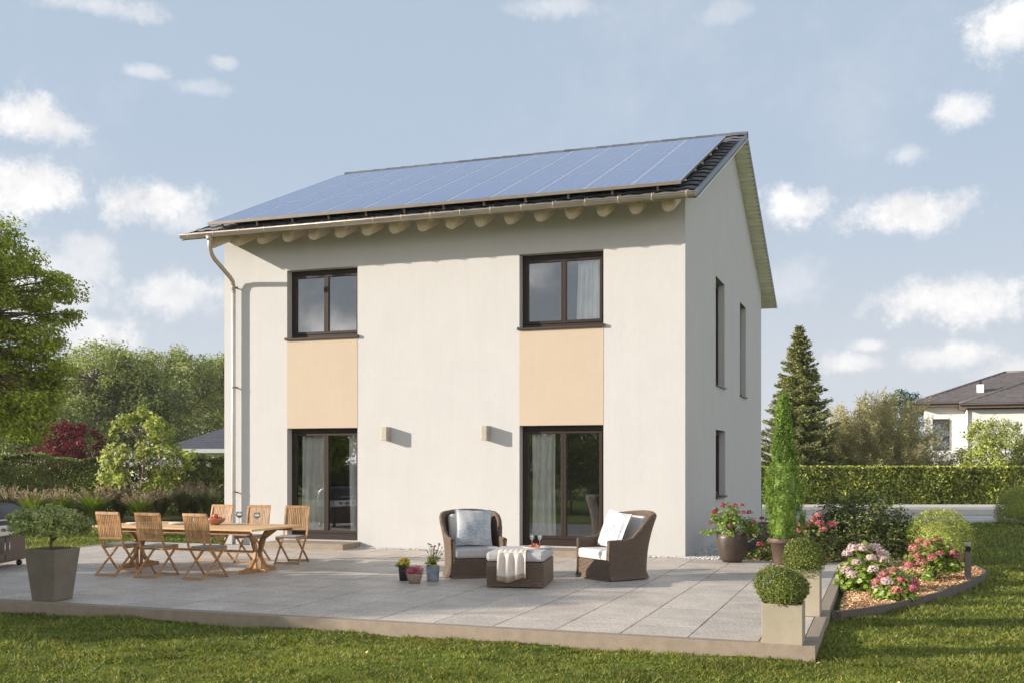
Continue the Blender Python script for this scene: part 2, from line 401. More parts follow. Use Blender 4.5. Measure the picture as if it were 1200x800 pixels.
# ------------------------------------------------------------------ mesh helpers
class MB:
    def __init__(s): s.v = []; s.f = []; s.mi = []; s.mats = []; s.sm = []
    def m(s, name):
        if name not in s.mats: s.mats.append(name)
        return s.mats.index(name)
    def add(s, vs, fs, mt, smooth=False):
        o = len(s.v); s.v.extend([tuple(p) for p in vs]); k = s.m(mt)
        for f in fs: s.f.append(tuple(i + o for i in f)); s.mi.append(k); s.sm.append(smooth)
    def box(s, x0, x1, y0, y1, z0, z1, mt, M=None):
        vs = [(x0, y0, z0), (x1, y0, z0), (x1, y1, z0), (x0, y1, z0), (x0, y0, z1), (x1, y0, z1), (x1, y1, z1), (x0, y1, z1)]
        if M is not None: vs = [tuple(M @ Vector(p)) for p in vs]
        s.add(vs, [(0, 3, 2, 1), (4, 5, 6, 7), (0, 1, 5, 4), (1, 2, 6, 5), (2, 3, 7, 6), (3, 0, 4, 7)], mt)
    def bar(s, a, b, w, h, mt, up=(0, 0, 1)):
        a = Vector(a); b = Vector(b); d = (b - a); L = d.length; d.normalize()
        x = d.cross(Vector(up));
        if x.length < 1e-4: x = Vector((1, 0, 0))
        x.normalize(); z = x.cross(d)
        M = Matrix((( x.x, d.x, z.x, a.x), (x.y, d.y, z.y, a.y), (x.z, d.z, z.z, a.z), (0, 0, 0, 1)))
        s.box(-w / 2, w / 2, 0, L, -h / 2, h / 2, mt, M)
    def tube(s, pts, rad, mt, n=8, caps=True):
        pts = [Vector(p) for p in pts]
        if not hasattr(rad, '__len__'): rad = [rad] * len(pts)
        rings = []; prev = None
        for i, p in enumerate(pts):
            d = (pts[min(i + 1, len(pts) - 1)] - pts[max(i - 1, 0)])
            if d.length < 1e-9: d = Vector((0, 0, 1))
            d.normalize()
            if prev is None: x = d.orthogonal().normalized()
            else:
                x = prev - d * prev.dot(d)
                x = x.normalized() if x.length > 1e-6 else d.orthogonal().normalized()
            prev = x; y = d.cross(x)
            rings.append([p + (x * math.cos(2 * math.pi * k / n) + y * math.sin(2 * math.pi * k / n)) * rad[i] for k in range(n)])
        vs = [q for r in rings for q in r]; fs = []
        for i in range(len(rings) - 1):
            for k in range(n):
                k2 = (k + 1) % n; fs.append((i * n + k, i * n + k2, (i + 1) * n + k2, (i + 1) * n + k))
        if caps: fs += [tuple(range(n - 1, -1, -1)), tuple((len(rings) - 1) * n + k for k in range(n))]
        s.add(vs, fs, mt, True)
    def lathe(s, prof, mt, n=24, c=(0, 0, 0)):
        vs = []; fs = []
        for (r, z) in prof:
            for k in range(n):
                a = 2 * math.pi * k / n; vs.append((c[0] + r * math.cos(a), c[1] + r * math.sin(a), c[2] + z))
        for i in range(len(prof) - 1):
            for k in range(n):
                k2 = (k + 1) % n; fs.append((i * n + k, i * n + k2, (i + 1) * n + k2, (i + 1) * n + k))
        s.add(vs, fs, mt, True)
    def prism(s, poly, z0, z1, mt):
        n = len(poly)
        vs = [(x, y, z0) for x, y in poly] + [(x, y, z1) for x, y in poly]
        s.add(vs, [tuple(range(n - 1, -1, -1)), tuple(range(n, 2 * n))] + [(i, (i + 1) % n, n + (i + 1) % n, n + i) for i in range(n)], mt)
    def build(s, name, parent=None, loc=None, bevel=0, sub=0):
        me = bpy.data.meshes.new(name); me.from_pydata(s.v, [], s.f)
        for k in s.mats: me.materials.append(MATS[k])
        me.polygons.foreach_set('material_index', s.mi); me.polygons.foreach_set('use_smooth', s.sm); me.update()
        o = bpy.data.objects.new(name, me); C.objects.link(o)
        if parent is not None: o.parent = parent
        if loc is not None: o.location = loc
        if bevel:
            b = o.modifiers.new('bevel', 'BEVEL'); b.width = bevel; b.segments = 2; b.limit_method = 'ANGLE'; b.angle_limit = R(40)
        if sub:
            q = o.modifiers.new('sub', 'SUBSURF'); q.levels = sub; q.render_levels = sub
        return o

def thing(name, label, cat, loc=(0, 0, 0), rz=0, group=None):
    o = bpy.data.objects.new(name, None); C.objects.link(o); o.location = loc; o.rotation_euler = (0, 0, rz)
    o['label'] = label; o['category'] = cat
    if group: o['group'] = group
    return o
def tag(o, label, cat, group=None):
    o['label'] = label; o['category'] = cat
    if group: o['group'] = group
    return o
def struct(o): o['kind'] = 'structure'; return o
def stuff(o): o['kind'] = 'stuff'; return o
def copy_thing(t, loc, rz, label):
    def cp(o, par):
        c = o.copy(); C.objects.link(c); c.parent = par
        for ch in [k for k in C.objects if k.parent == o]: cp(ch, c)
        return c
    r = cp(t, None); r.location = loc; r.rotation_euler = (0, 0, rz); r['label'] = label
    return r
def at(u, v, t):
    a = R(YAW); x = (u - 600) / 1235.5 * t; z = (540.09 - v) / 1235.5 * t
    return (CAM[0] - math.sin(a) * t + math.cos(a) * x, CAM[1] + math.cos(a) * t + math.sin(a) * x, CAM[2] + z)

def np_mesh(name, V, F, matname, parent=None, smooth=False, loc=None):
    me = bpy.data.meshes.new(name); nf, k = F.shape
    me.vertices.add(len(V)); me.vertices.foreach_set('co', np.ascontiguousarray(V, dtype=np.float32).ravel())
    me.loops.add(nf * k); me.loops.foreach_set('vertex_index', np.ascontiguousarray(F, dtype=np.int32).ravel())
    me.polygons.add(nf); me.polygons.foreach_set('loop_start', np.arange(0, nf * k, k, dtype=np.int32))
    me.polygons.foreach_set('loop_total', np.full(nf, k, dtype=np.int32))
    if smooth: me.polygons.foreach_set('use_smooth', np.ones(nf, dtype=bool))
    me.update(calc_edges=True); me.materials.append(MATS[matname])
    o = bpy.data.objects.new(name, me); C.objects.link(o)
    if parent is not None: o.parent = parent
    if loc is not None: o.location = loc
    return o
def norm(a): return a / np.maximum(np.linalg.norm(a, axis=-1, keepdims=True), 1e-9)

def leaves(name, P, L, matname, parent=None, W_=.5, bias=None, bstr=.6, along=None, astr=0., fold=.15, loc=None, seed=0):
    """folded diamond leaves at P (n,3), length L (n,) or scalar; bias = preferred normals; along = preferred leaf directions"""
    g = np.random.default_rng(seed); n = len(P)
    L = np.broadcast_to(np.asarray(L, float), (n,)) * g.uniform(.7, 1.3, n)
    N = norm(g.normal(size=(n, 3)))
    if bias is not None: N = norm(N * (1 - bstr) + bias * bstr)
    D = norm(g.normal(size=(n, 3)))
    if along is not None: D = norm(D * (1 - astr) + along * astr)
    if along is not None and astr > .6:
        N = norm(N - D * (N * D).sum(1, keepdims=True))
    else:
        D = norm(D - N * (N * D).sum(1, keepdims=True))
    S = np.cross(N, D)
    Lc = L[:, None]
    a = P - D * Lc * .5; c = P + D * Lc * .5
    mid = P - D * Lc * .08
    b = mid + S * Lc * W_ * .5 + N * Lc * fold; d = mid - S * Lc * W_ * .5 + N * Lc * fold
    V = np.stack([a, b, c, d], 1).reshape(-1, 3)
    i = np.arange(n)[:, None] * 4
    F = np.concatenate([np.hstack([i, i + 1, i + 2]), np.hstack([i, i + 2, i + 3])], 0)
    return np_mesh(name, V, F, matname, parent, loc=loc)

def lump(dirs, seed, amp=.25, k=7):
    """smooth lumpy radius over directions"""
    g = np.random.default_rng(seed); r = np.ones(len(dirs))
    for _ in range(k):
        c = norm(g.normal(size=(1, 3)))[0]; w = g.uniform(3, 9)
        r += amp * g.uniform(-.7, 1) * np.exp(w * (dirs @ c - 1))
    return r

def limb_path(a, b, g, sag=0., n=5, wob=.06):
    a = np.array(a, float); b = np.array(b, float); L = np.linalg.norm(b - a); pts = []
    off = g.normal(size=3) * wob * L
    for i in range(n):
        t = i / (n - 1); p = a + (b - a) * t + off * math.sin(math.pi * t) + np.array([0, 0, sag * L * math.sin(math.pi * t)])
        pts.append(tuple(p))
    return pts

def tree(name, label, cat, loc, H, tr_h, rad, leafmat, leaf=.09, ncl=160, per=110, cl_r=.45, flat=.6, bark='bark', seed=1,
         trunk_r=.16, group=None, rz_=None, amp=.3, nl=9, up=.3, shell=.45, crown_name='crown', bstr=.55, lean=(0, 0)):
    g = np.random.default_rng(seed)
    t = thing(name, label, cat, loc, 0, group)
    cz = (tr_h + H) / 2; hz = (H - tr_h) / 2
    if rz_ is not None: hz = rz_; cz = H - hz
    d = norm(g.normal(size=(ncl, 3))); d[:, 2] = np.where(d[:, 2] < -.75, -d[:, 2], d[:, 2])
    r = g.uniform(shell ** 3, 1, ncl) ** (1 / 3) * lump(d, seed + 5, amp)
    cc = d * r[:, None] * np.array([rad - cl_r * .6, rad - cl_r * .6, hz - cl_r * flat * .6]) + np.array([lean[0], lean[1], cz])
    cc[:, 2] = np.maximum(cc[:, 2], .25)
    # trunk and limbs
    mb = MB()
    top = np.array([lean[0] * .8, lean[1] * .8, tr_h + (H - tr_h) * .75])
    tp = limb_path((0, 0, -.15), top, g, n=8, wob=.03)
    mb.tube(tp, [trunk_r * (1 - .8 * i / 7) for i in range(8)], bark, 9)
    tip_ids = g.choice(ncl, nl, replace=False); hubs = cc[tip_ids] * .55 + np.array([lean[0], lean[1], cz]) * .45
    starts = []
    for h in hubs:
        f = min(.9, max(.25, (h[2] - .2 * hz) / max(top[2], .1) * .75)); k = f * 7; i0 = int(k); i1 = min(7, i0 + 1)
        s0 = np.array(tp[i0]) * (1 - (k - i0)) + np.array(tp[i1]) * (k - i0)
        mb.tube(limb_path(s0, h, g, .05, 5), [trunk_r * .45, trunk_r * .38, trunk_r * .3, trunk_r * .24, trunk_r * .18], bark, 6)
    for c in cc:
        j = int(np.argmin(((hubs - c) ** 2).sum(1)))
        mb.tube(limb_path(hubs[j], c, g, .05, 4), [trunk_r * .16, trunk_r * .12, trunk_r * .08, trunk_r * .04], bark, 4, False)
    mb.build('trunk', t)
    # leaves in clumps
    idx = np.repeat(np.arange(ncl), per); q = g.normal(size=(len(idx), 3)); q = norm(q) * g.uniform(0, 1, (len(idx), 1)) ** .5
    size = g.uniform(.6, 1.3, ncl)[idx][:, None]
    P = cc[idx] + q * np.array([cl_r, cl_r, cl_r * flat]) * size
    out = norm(cc - np.array([lean[0], lean[1], cz]))
    B = norm(norm(q) * .6 + np.array([0, 0, 1.0]) * up * 2 + out[idx] * .3)
    leaves(crown_name, P, leaf, leafmat, t, .55, B, bstr, along=norm(out[idx] * .7 + q * .7), astr=.35, seed=seed + 9)
    return t

# ------------------------------------------------------------------ ground
def hgt(x, y):
    return -.125 + .010 * np.sin(9.1 * x + 2 * np.sin(3.1 * y)) * np.sin(8.3 * y + 2 * np.sin(2.7 * x)) + .020 * np.sin(x * 1.3 + .7 * y) * np.sin(y * .9 - .4 * x) + .012 * np.sin(x * 3.1 - y * 1.7 + 1) + .008 * np.sin(5.3 * y + 2.1 * x)
def make_ground():
    xs = np.concatenate([[-400, -200, -100, -60, -40, -28], np.linspace(-20, 16, 181), [25, 40, 60, 100, 200, 400]])
    ys = np.concatenate([[-400, -200, -100, -60, -40], np.linspace(-26, 20, 231), [30, 40, 60, 100, 200, 400]])
    X, Y = np.meshgrid(xs, ys); inside = ((X > -19) & (X < 15.5) & (Y > -25) & (Y < 19)).astype(float)
    Z = np.where(inside > 0, hgt(X, Y), -.125)
    # lawn sinks under the terrace and the beds
    under = (X > -11.0) & (X < 2.45) & (Y > -8.1) & (Y < 12)
    Z = np.where(under, -.19, Z)
    V = np.stack([X, Y, Z], -1).reshape(-1, 3); nx = len(xs); ny = len(ys)
    i, j = np.meshgrid(np.arange(nx - 1), np.arange(ny - 1)); a = (j * nx + i).ravel()[:, None]
    F = np.hstack([a, a + 1, a + nx + 1, a + nx])
    struct(np_mesh('ground', V, F, 'lawn_ground', smooth=True))
make_ground()

BED = [(2.70, -5.70), (2.95, -5.38), (3.25, -4.86), (3.55, -4.25), (3.87, -3.38), (4.22, -2.2), (4.50, -1.15), (4.60, -.5), (4.54, .25), (4.3, 1.5), (3.9, 3.0), (3.2, 4.3), (2.2, 5.2), (.95, 5.6)]
def inside_bed(x, y):
    poly = BED + [(.95, 0.06), (2.68, .06)]
    c = np.zeros(x.shape, bool); n = len(poly)
    for i in range(n):
        x1, y1 = poly[i]; x2, y2 = poly[(i + 1) % n]
        if y1 == y2: continue
        k = ((y1 > y) != (y2 > y)) & (x < (x2 - x1) * (y - y1) / (y2 - y1) + x1); c ^= k
    return c

def grass_blades():
    g = np.random.default_rng(3)
    cx, cy = CAM[0], CAM[1]; a = R(YAW)
    Ps = []; Ls = []
    for (d0, d1, dens, Lb) in ((7.6, 10.5, 6500, .026), (10.5, 14, 3600, .030), (14, 20, 1500, .038), (20, 34, 450, .05)):
        lo, hi = R(-29), R(29); n = int(dens * (hi - lo) / 2 * (d1 * d1 - d0 * d0))
        rr = np.sqrt(g.uniform(d0 * d0, d1 * d1, n)); th = g.uniform(lo, hi, n)
        X = cx + rr * (-math.sin(a) * np.cos(th) + math.cos(a) * np.sin(th)); Y = cy + rr * (math.cos(a) * np.cos(th) + math.sin(a) * np.sin(th))
        ok = ~((X > -11.25) & (X < 2.63) & (Y > -8.215) & (Y < .1)) & ~((X > -9.3) & (X < .9) & (Y > -.1) & (Y < 11.6)) & ~inside_bed(X, Y)
        ok &= ~((X > 2.5) & (X < 2.75) & (Y > -5.8) & (Y < .1))
        dep = -math.sin(a) * (X - cx) + math.cos(a) * (Y - cy); ok &= dep < 29.6
        ok &= ~((X < -11) & (dep > 28.6))
        # uneven turf: some thin spots
        pat = .6 * np.sin(X * .9 + 1.2 * np.sin(Y * .8)) * np.sin(Y * 1.3) + .7 * np.sin(X * 2.3 + 1.7 * np.sin(Y * 1.9)) * np.sin(Y * 2.9 + 1.3 * np.sin(X * 1.1)); hf = np.sin(X * 11 + 2.5 * np.sin(Y * 4.1)) * np.sin(Y * 12.5 + 2.5 * np.sin(X * 3.7)); ok &= g.uniform(0, 1, n) < (.72 + .28 * pat) * (.72 + .28 * hf)
        X = X[ok]; Y = Y[ok]
        Lp = Lb * (1 + .35 * np.sin(X * 3.7 + Y) * np.sin(Y * 4.3 - X * .7) + .45 * np.sin(X * 17 + 3 * np.sin(Y * 5)) * np.sin(Y * 19 + 3 * np.sin(X * 6)))
        Ps.append(np.stack([X, Y, hgt(X, Y) - .004], 1)); Ls.append(Lp)
    P = np.concatenate(Ps); L = np.concatenate(Ls) * g.uniform(.6, 1.5, len(P)); n = len(P)
    dd = np.linalg.norm(P[:, :2] - np.array([cx, cy]), axis=1)
    w = (.0018 + .00046 * dd) * g.uniform(.7, 1.3, n)
    th = g.uniform(0, 2 * math.pi, n); S = np.stack([np.cos(th), np.sin(th), 0 * th], 1)
    lean = g.normal(size=(n, 2)) * .8
    T = P + np.stack([lean[:, 0] * L, lean[:, 1] * L, L], 1)
    V = np.stack([P - S * w[:, None], P + S * w[:, None], T], 1).reshape(-1, 3)
    F = np.arange(n * 3).reshape(-1, 3)
    stuff(np_mesh('grass', V, F, 'lawn_blade'))
grass_blades()
def litter():
    g = np.random.default_rng(14); n = 900; X = g.uniform(-8, 9, n); Y = g.uniform(-12.5, -5, n)
    ok = ~((X > -11.3) & (X < 2.7) & (Y > -8.3)) & ~inside_bed(X, Y); X = X[ok]; Y = Y[ok]
    P = np.stack([X, Y, hgt(X, Y) + .028], 1); k = len(P) // 5
    stuff(leaves('fallen_leaves', P[:k], .045, 'mulch_chip', W_=.6, bias=np.tile([0, 0, 1.], (k, 1)), bstr=.6, seed=5))
    Q = np.repeat(P[k:], 7, 0) + g.normal(size=((len(P) - k) * 7, 3)) * np.array([.035, .035, .006])
    stuff(leaves('clover', Q, .026, 'leaf_box', W_=.9, bias=np.tile([0, 0, 1.], (len(Q), 1)), bstr=.7, seed=6))
litter()

def terrace():
    mb = MB(); mb.box(-11.1, 2.5, -8.08, -.02, -.3, -.012, 'joint')
    xs = np.arange(2.76 - .64 * 23, 2.7, .64) + 0.0
    ys = np.arange(-8.08, -.2, .64)
    x_joint = [2.12 + .64 - .64 * k for k in range(0, 23)]
    for k in range(len(x_joint) - 1):
        x1 = min(x_joint[k], 2.5) - .007; x0 = max(x_joint[k + 1], -11.08) + .007
        if x1 - x0 < .05: continue
        for y in ys:
            y0 = y + .0065; y1 = min(y + .64, -.22) - .0065
            if y1 - y0 < .05: continue
            dz = random.uniform(-.0012, .0012)
            mb.box(x0, x1, y0, y1, -.05, dz, 'terrace_slab')
    struct(mb.build('terrace'))
    k = MB(); zt = .004
    k.box(-11.24, 2.62, -8.21, -8.083, -.22, zt, 'kerb'); k.box(2.503, 2.62, -8.081, .05, -.22, zt, 'kerb'); k.box(-11.24, -11.12, -8.081, -.2, -.22, zt, 'kerb')
    struct(k.build('kerb', bevel=.004))
    # gravel strip along the wall
    g = np.random.default_rng(5)
    b = MB(); b.box(-9.2, .62, -.22, -.001, -.3, -.012, 'soil'); b.box(.001, .62, 0, 11.4, -.3, -.012, 'soil'); struct(b.build('gravel_bed'))
    n = 5200
    X = np.concatenate([g.uniform(-6.1, .6, n), g.uniform(.01, .6, n)]); Y = np.concatenate([g.uniform(-.21, -.01, n), g.uniform(0, 5, n)])
    Z = -.003 + g.uniform(0, .014, 2 * n); S = g.uniform(.009, .021, 2 * n)
    base = norm(np.array([[1, 0, 0], [-1, 0, 0], [0, 1, 0], [0, -1, 0], [0, 0, .7], [0, 0, -.7]], float)) * np.array([1, 1, .65])
    ang = g.uniform(0, 6.28, 2 * n); ca, sa = np.cos(ang), np.sin(ang)
    B = base[None] * S[:, None, None] * g.uniform(.7, 1.3, (2 * n, 6, 1))
    V = np.stack([B[..., 0] * ca[:, None] - B[..., 1] * sa[:, None] + X[:, None], B[..., 0] * sa[:, None] + B[..., 1] * ca[:, None] + Y[:, None], B[..., 2] + Z[:, None]], -1).reshape(-1, 3)
    f = np.array([[0, 2, 4], [2, 1, 4], [1, 3, 4], [3, 0, 4], [2, 0, 5], [1, 2, 5], [3, 1, 5], [0, 3, 5]])
    F = (f[None] + (np.arange(2 * n) * 6)[:, None, None]).reshape(-1, 3)
    stuff(np_mesh('gravel', V, F, 'pebble', smooth=True))
terrace()

def flower_bed():
    mb = MB(); poly = BED + [(.95, .06), (2.68, .06)]
    mb.prism(poly, -.3, -.05, 'mulch'); struct(mb.build('flower_bed'))
    e = MB(); n = len(BED)
    for i in range(n - 1):
        a = Vector((*BED[i], 0)); b = Vector((*BED[i + 1], 0)); e.bar((a.x, a.y, -.11), (b.x, b.y, -.11), .03, .19, 'kerb_dark')
    e.bar((2.64, -5.70, -.11), (2.74, -5.68, -.11), .03, .19, 'kerb_dark')
    struct(e.build('bed_edging'))
    g = np.random.default_rng(8); X = g.uniform(2.65, 4.6, 26000); Y = g.uniform(-5.7, 3.5, 26000)
    X2 = g.uniform(.96, 2.7, 8000); Y2 = g.uniform(.07, 3.5, 8000); X = np.concatenate([X, X2]); Y = np.concatenate([Y, Y2])
    k = inside_bed(X, Y); X = X[k]; Y = Y[k]; P = np.stack([X, Y, -.045 + g.uniform(0, .014, len(X))], 1)
    stuff(leaves('mulch_chips', P, .045, 'mulch_chip', W_=.45, bias=np.tile([0, 0, 1.], (len(P), 1)), bstr=.6, fold=.03, seed=4))
flower_bed()

# ------------------------------------------------------------------ the house
XL = -9.144; DP = 11.41; TH = .36
RZ = 8.78; RY = 5.7; SL = .432
def roof_z(y): return RZ - SL * abs(y - RY)
house = thing('house', 'white rendered two storey house with solar panels on its pitched roof', 'house', (0, 0, 0))

def wall_panel(mb, u0, u1, z0, z1, holes, P, outn, mt, depth=TH, top=None):
    """wall in a plane: P(u, w, z) -> point, w = 0 outside face, w = depth inside face"""
    us = sorted({u0, u1, *[h[0] for h in holes], *[h[1] for h in holes]}); zs = sorted({z0, z1, *[h[2] for h in holes], *[h[3] for h in holes]})
    def hole(a, b, c, d): return any(h[0] <= a + 1e-6 and h[1] >= b - 1e-6 and h[2] <= c + 1e-6 and h[3] >= d - 1e-6 for h in holes)
    for a, b in zip(us, us[1:]):
        for c, d in zip(zs, zs[1:]):
            if hole(a, b, c, d): continue
            for w in (0, depth):
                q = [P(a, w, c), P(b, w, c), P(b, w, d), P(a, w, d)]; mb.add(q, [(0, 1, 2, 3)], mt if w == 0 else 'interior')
    for h in holes:
        a, b, c, d = h[:4]
        for q in ([P(a, 0, c), P(a, depth, c), P(a, depth, d), P(a, 0, d)], [P(b, 0, c), P(b, depth, c), P(b, depth, d), P(b, 0, d)],
                  [P(a, 0, c), P(b, 0, c), P(b, depth, c), P(a, depth, c)], [P(a, 0, d), P(b, 0, d), P(b, depth, d), P(a, depth, d)]):
            mb.add(q, [(0, 1, 2, 3)], mt)
XA, XB, XC, XD = -7.719, -6.194, -2.964, -1.421
ZS, ZT, ZD0, ZD1 = 3.973, 5.29, .116, 2.25
def build_walls():
    mb = MB()
    holes = [(XA, XB, ZS, ZT), (XC, XD, ZS, ZT), (XA, XB, ZD0, ZD1), (XC, XD, ZD0, ZD1)]
    ztop = roof_z(0) - .135
    wall_panel(mb, XL, 0, -.3, ztop, holes, lambda u, w, z: (u, w, z), None, 'render_white')
    sideh = [(3.36, 4.576, 3.155, 5.30), (7.03, 8.111, 3.155, 5.30), (3.36, 4.688, .90, 2.25)]
    wall_panel(mb, 0, DP, -.3, ztop, sideh, lambda u, w, z: (-w, u, z), None, 'render_white')
    # gable triangle right, left wall, back wall
    for x in (0, -TH): mb.add([(x, 0, ztop), (x, DP, ztop), (x, RY, roof_z(RY) - .135)], [(0, 1, 2)], 'render_white' if x == 0 else 'interior')
    for x in (XL, XL + TH): mb.add([(x, 0, -.3), (x, DP, -.3), (x, DP, ztop), (x, RY, roof_z(RY) - .135), (x, 0, ztop)], [(0, 1, 2, 3, 4)], 'render_white' if x == XL else 'interior')
    for y in (DP, DP - TH): mb.add([(XL, y, -.3), (0, y, -.3), (0, y, ztop), (XL, y, ztop)], [(0, 1, 2, 3)], 'render_white' if y == DP else 'interior')
    mb.build('wall', house)
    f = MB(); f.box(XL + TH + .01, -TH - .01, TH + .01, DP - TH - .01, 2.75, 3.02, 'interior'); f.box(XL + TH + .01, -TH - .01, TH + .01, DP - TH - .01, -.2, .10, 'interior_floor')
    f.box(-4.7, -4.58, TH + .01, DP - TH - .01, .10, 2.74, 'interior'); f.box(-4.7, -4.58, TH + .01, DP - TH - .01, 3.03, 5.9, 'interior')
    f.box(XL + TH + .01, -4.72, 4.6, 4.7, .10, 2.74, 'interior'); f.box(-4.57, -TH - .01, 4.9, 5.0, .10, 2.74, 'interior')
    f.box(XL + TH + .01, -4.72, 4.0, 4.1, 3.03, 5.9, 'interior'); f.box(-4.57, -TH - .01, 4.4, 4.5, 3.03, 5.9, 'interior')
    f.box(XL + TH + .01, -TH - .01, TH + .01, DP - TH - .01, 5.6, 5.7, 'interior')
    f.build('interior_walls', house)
    for (a, b) in ((XA, XB), (XC, XD)):
        p = MB(); p.box(a, b, -.004, .05, ZD1 + .003, ZS - .03, 'render_peach'); o = p.build('accent_panel', house)
build_walls()

def window(x0, x1, z0, z1, door=False, curtains=()):
    """recessed two-leaf window in the front wall"""
    r = .17; fw = .045
    w = MB()
    w.box(x0 + .001, x1 - .001, r, r + .08, z1 - .085, z1 - .001, 'frame_brown')
    w.box(x0 + .001, x1 - .001, r, r + .08, z0 + .001, z0 + (.08 if not door else .12), 'frame_brown')
    w.box(x0 + .001, x0 + fw + .02, r + .001, r + .079, z0 + .08, z1 - .085, 'frame_brown')
    w.box(x1 - fw - .02, x1 - .001, r + .001, r + .079, z0 + .08, z1 - .085, 'frame_brown')
    o = w.build('door_frame' if door else 'window_frame', house, bevel=.004)
    xm = (x0 + x1) / 2; zb = z0 + (.13 if door else .09); zt = z1 - .09
    for k, (a, b) in enumerate(((x0 + .066, xm - .002), (xm + .002, x1 - .066))):
        s = MB(); e = .048
        s.box(a, b, r - .012, r + .06, zt - e, zt, 'frame_brown'); s.box(a, b, r - .012, r + .06, zb - .005, zb + e, 'frame_brown')
        s.box(a, a + e, r - .011, r + .059, zb + e, zt - e, 'frame_brown'); s.box(b - e, b, r - .011, r + .059, zb + e, zt - e, 'frame_brown')
        sash = s.build('sash', o, bevel=.004)
        p = MB(); p.box(a + e - .005, b - e + .005, r + .02, r + .028, zb + e - .005, zt - e + .005, 'glass'); p.build('pane', o)
    if not door:
        s = MB(); s.box(x0 - .03, x1 + .03, -.05, r + .005, z0 - .028, z0 + .004, 'sill_brown')
        s.box(x0 - .03, x0 - .002, -.05, .0, z0 + .004, z0 + .02, 'sill_brown'); s.box(x1 + .002, x1 + .03, -.05, .0, z0 + .004, z0 + .02, 'sill_brown')
        s.build('sill', o)
        h = MB(); h.box(xm + .012, xm + .03, r - .03, r - .012, (z0 + z1) / 2 - .06, (z0 + z1) / 2 + .06, 'frame_brown'); 
    for (c0, c1) in curtains:
        V = []; F = []; n = int((c1 - c0) / .008); zt2 = z1 - .05; zb2 = z0 + .06; nz = 8
        for j in range(nz + 1):
            for i in range(n + 1):
                x = c0 + (c1 - c0) * i / n; tt = j / nz
                y = r + .13 + (.028 + .014 * tt) * math.sin(x * 52 + 1.4 * math.sin(x * 13) + .5 * tt) + .012 * math.sin(x * 120 + 3 * tt)
                V.append((x + .012 * math.sin(tt * 3 + x * 9), y, zt2 + (zb2 - zt2) * tt))
        for j in range(nz):
            for i in range(n): a = j * (n + 1) + i; F.append((a, a + 1, a + n + 2, a + n + 1))
        m = MB(); m.add(V, F, 'curtain', True); m.build('curtain', house)
window(XA, XB, ZS, ZT)
window(XC, XD, ZS, ZT, curtains=[(-1.98, -1.45)])
window(XA, XB, ZD0, ZD1, True, curtains=[(-7.55, -6.98), (-6.52, -6.2)])
window(XC, XD, ZD0, ZD1, True, curtains=[(-2.82, -2.38)])
def side_window(y0, y1, z0, z1):
    w = MB(); r = .13
    w.box(-r - .08, -r, y0 + .001, y0 + .09, z0, z1, 'frame_brown'); w.box(-r - .08, -r, y1 - .09, y1 - .001, z0, z1, 'frame_brown')
    w.box(-r - .079, -r - .001, y0 + .09, y1 - .09, z1 - .09, z1 - .001, 'frame_brown'); w.box(-r - .079, -r - .001, y0 + .09, y1 - .09, z0, z0 + .09, 'frame_brown')
    o = w.build('window_frame', house)
    p = MB(); p.box(-r - .045, -r - .037, y0 + .085, y1 - .085, z0 + .085, z1 - .085, 'glass'); p.build('pane', o)
    s = MB(); s.box(-r + .002, .045, y0 - .02, y1 + .02, z0 - .03, z0 + .004, 'sill_brown'); s.build('sill', o)
    # shutter guide, dark, on the near reveal
    s = MB(); s.box(-r + .003, -.012, y0 + .002, y0 + .03, z0 + .006, z1 - .002, 'frame_brown'); s.build('shutter_guide', o)
side_window(3.36, 4.576, 3.155, 5.30); side_window(7.03, 8.111, 3.155, 5.30); side_window(3.36, 4.688, .90, 2.25)

for a, b in ((XA - .12, XB + .06), (XC - .08, XD + .06)):
    s = MB(); s.box(a, b, -.68, -.003, -.05, .105, 'kerb'); s.build('doorstep', house, bevel=.006)
for x in (-5.6, -3.62):
    s = MB(); s.box(x, x + .105, -.2, 0.002, 2.0, 2.255, 'lamp_metal'); o = s.build('wall_lamp', house, bevel=.004)
    s = MB(); s.box(x + .012, x + .093, -.188, -.02, 1.997, 2.0, 'plate'); s.build('lamp_diffuser', o)

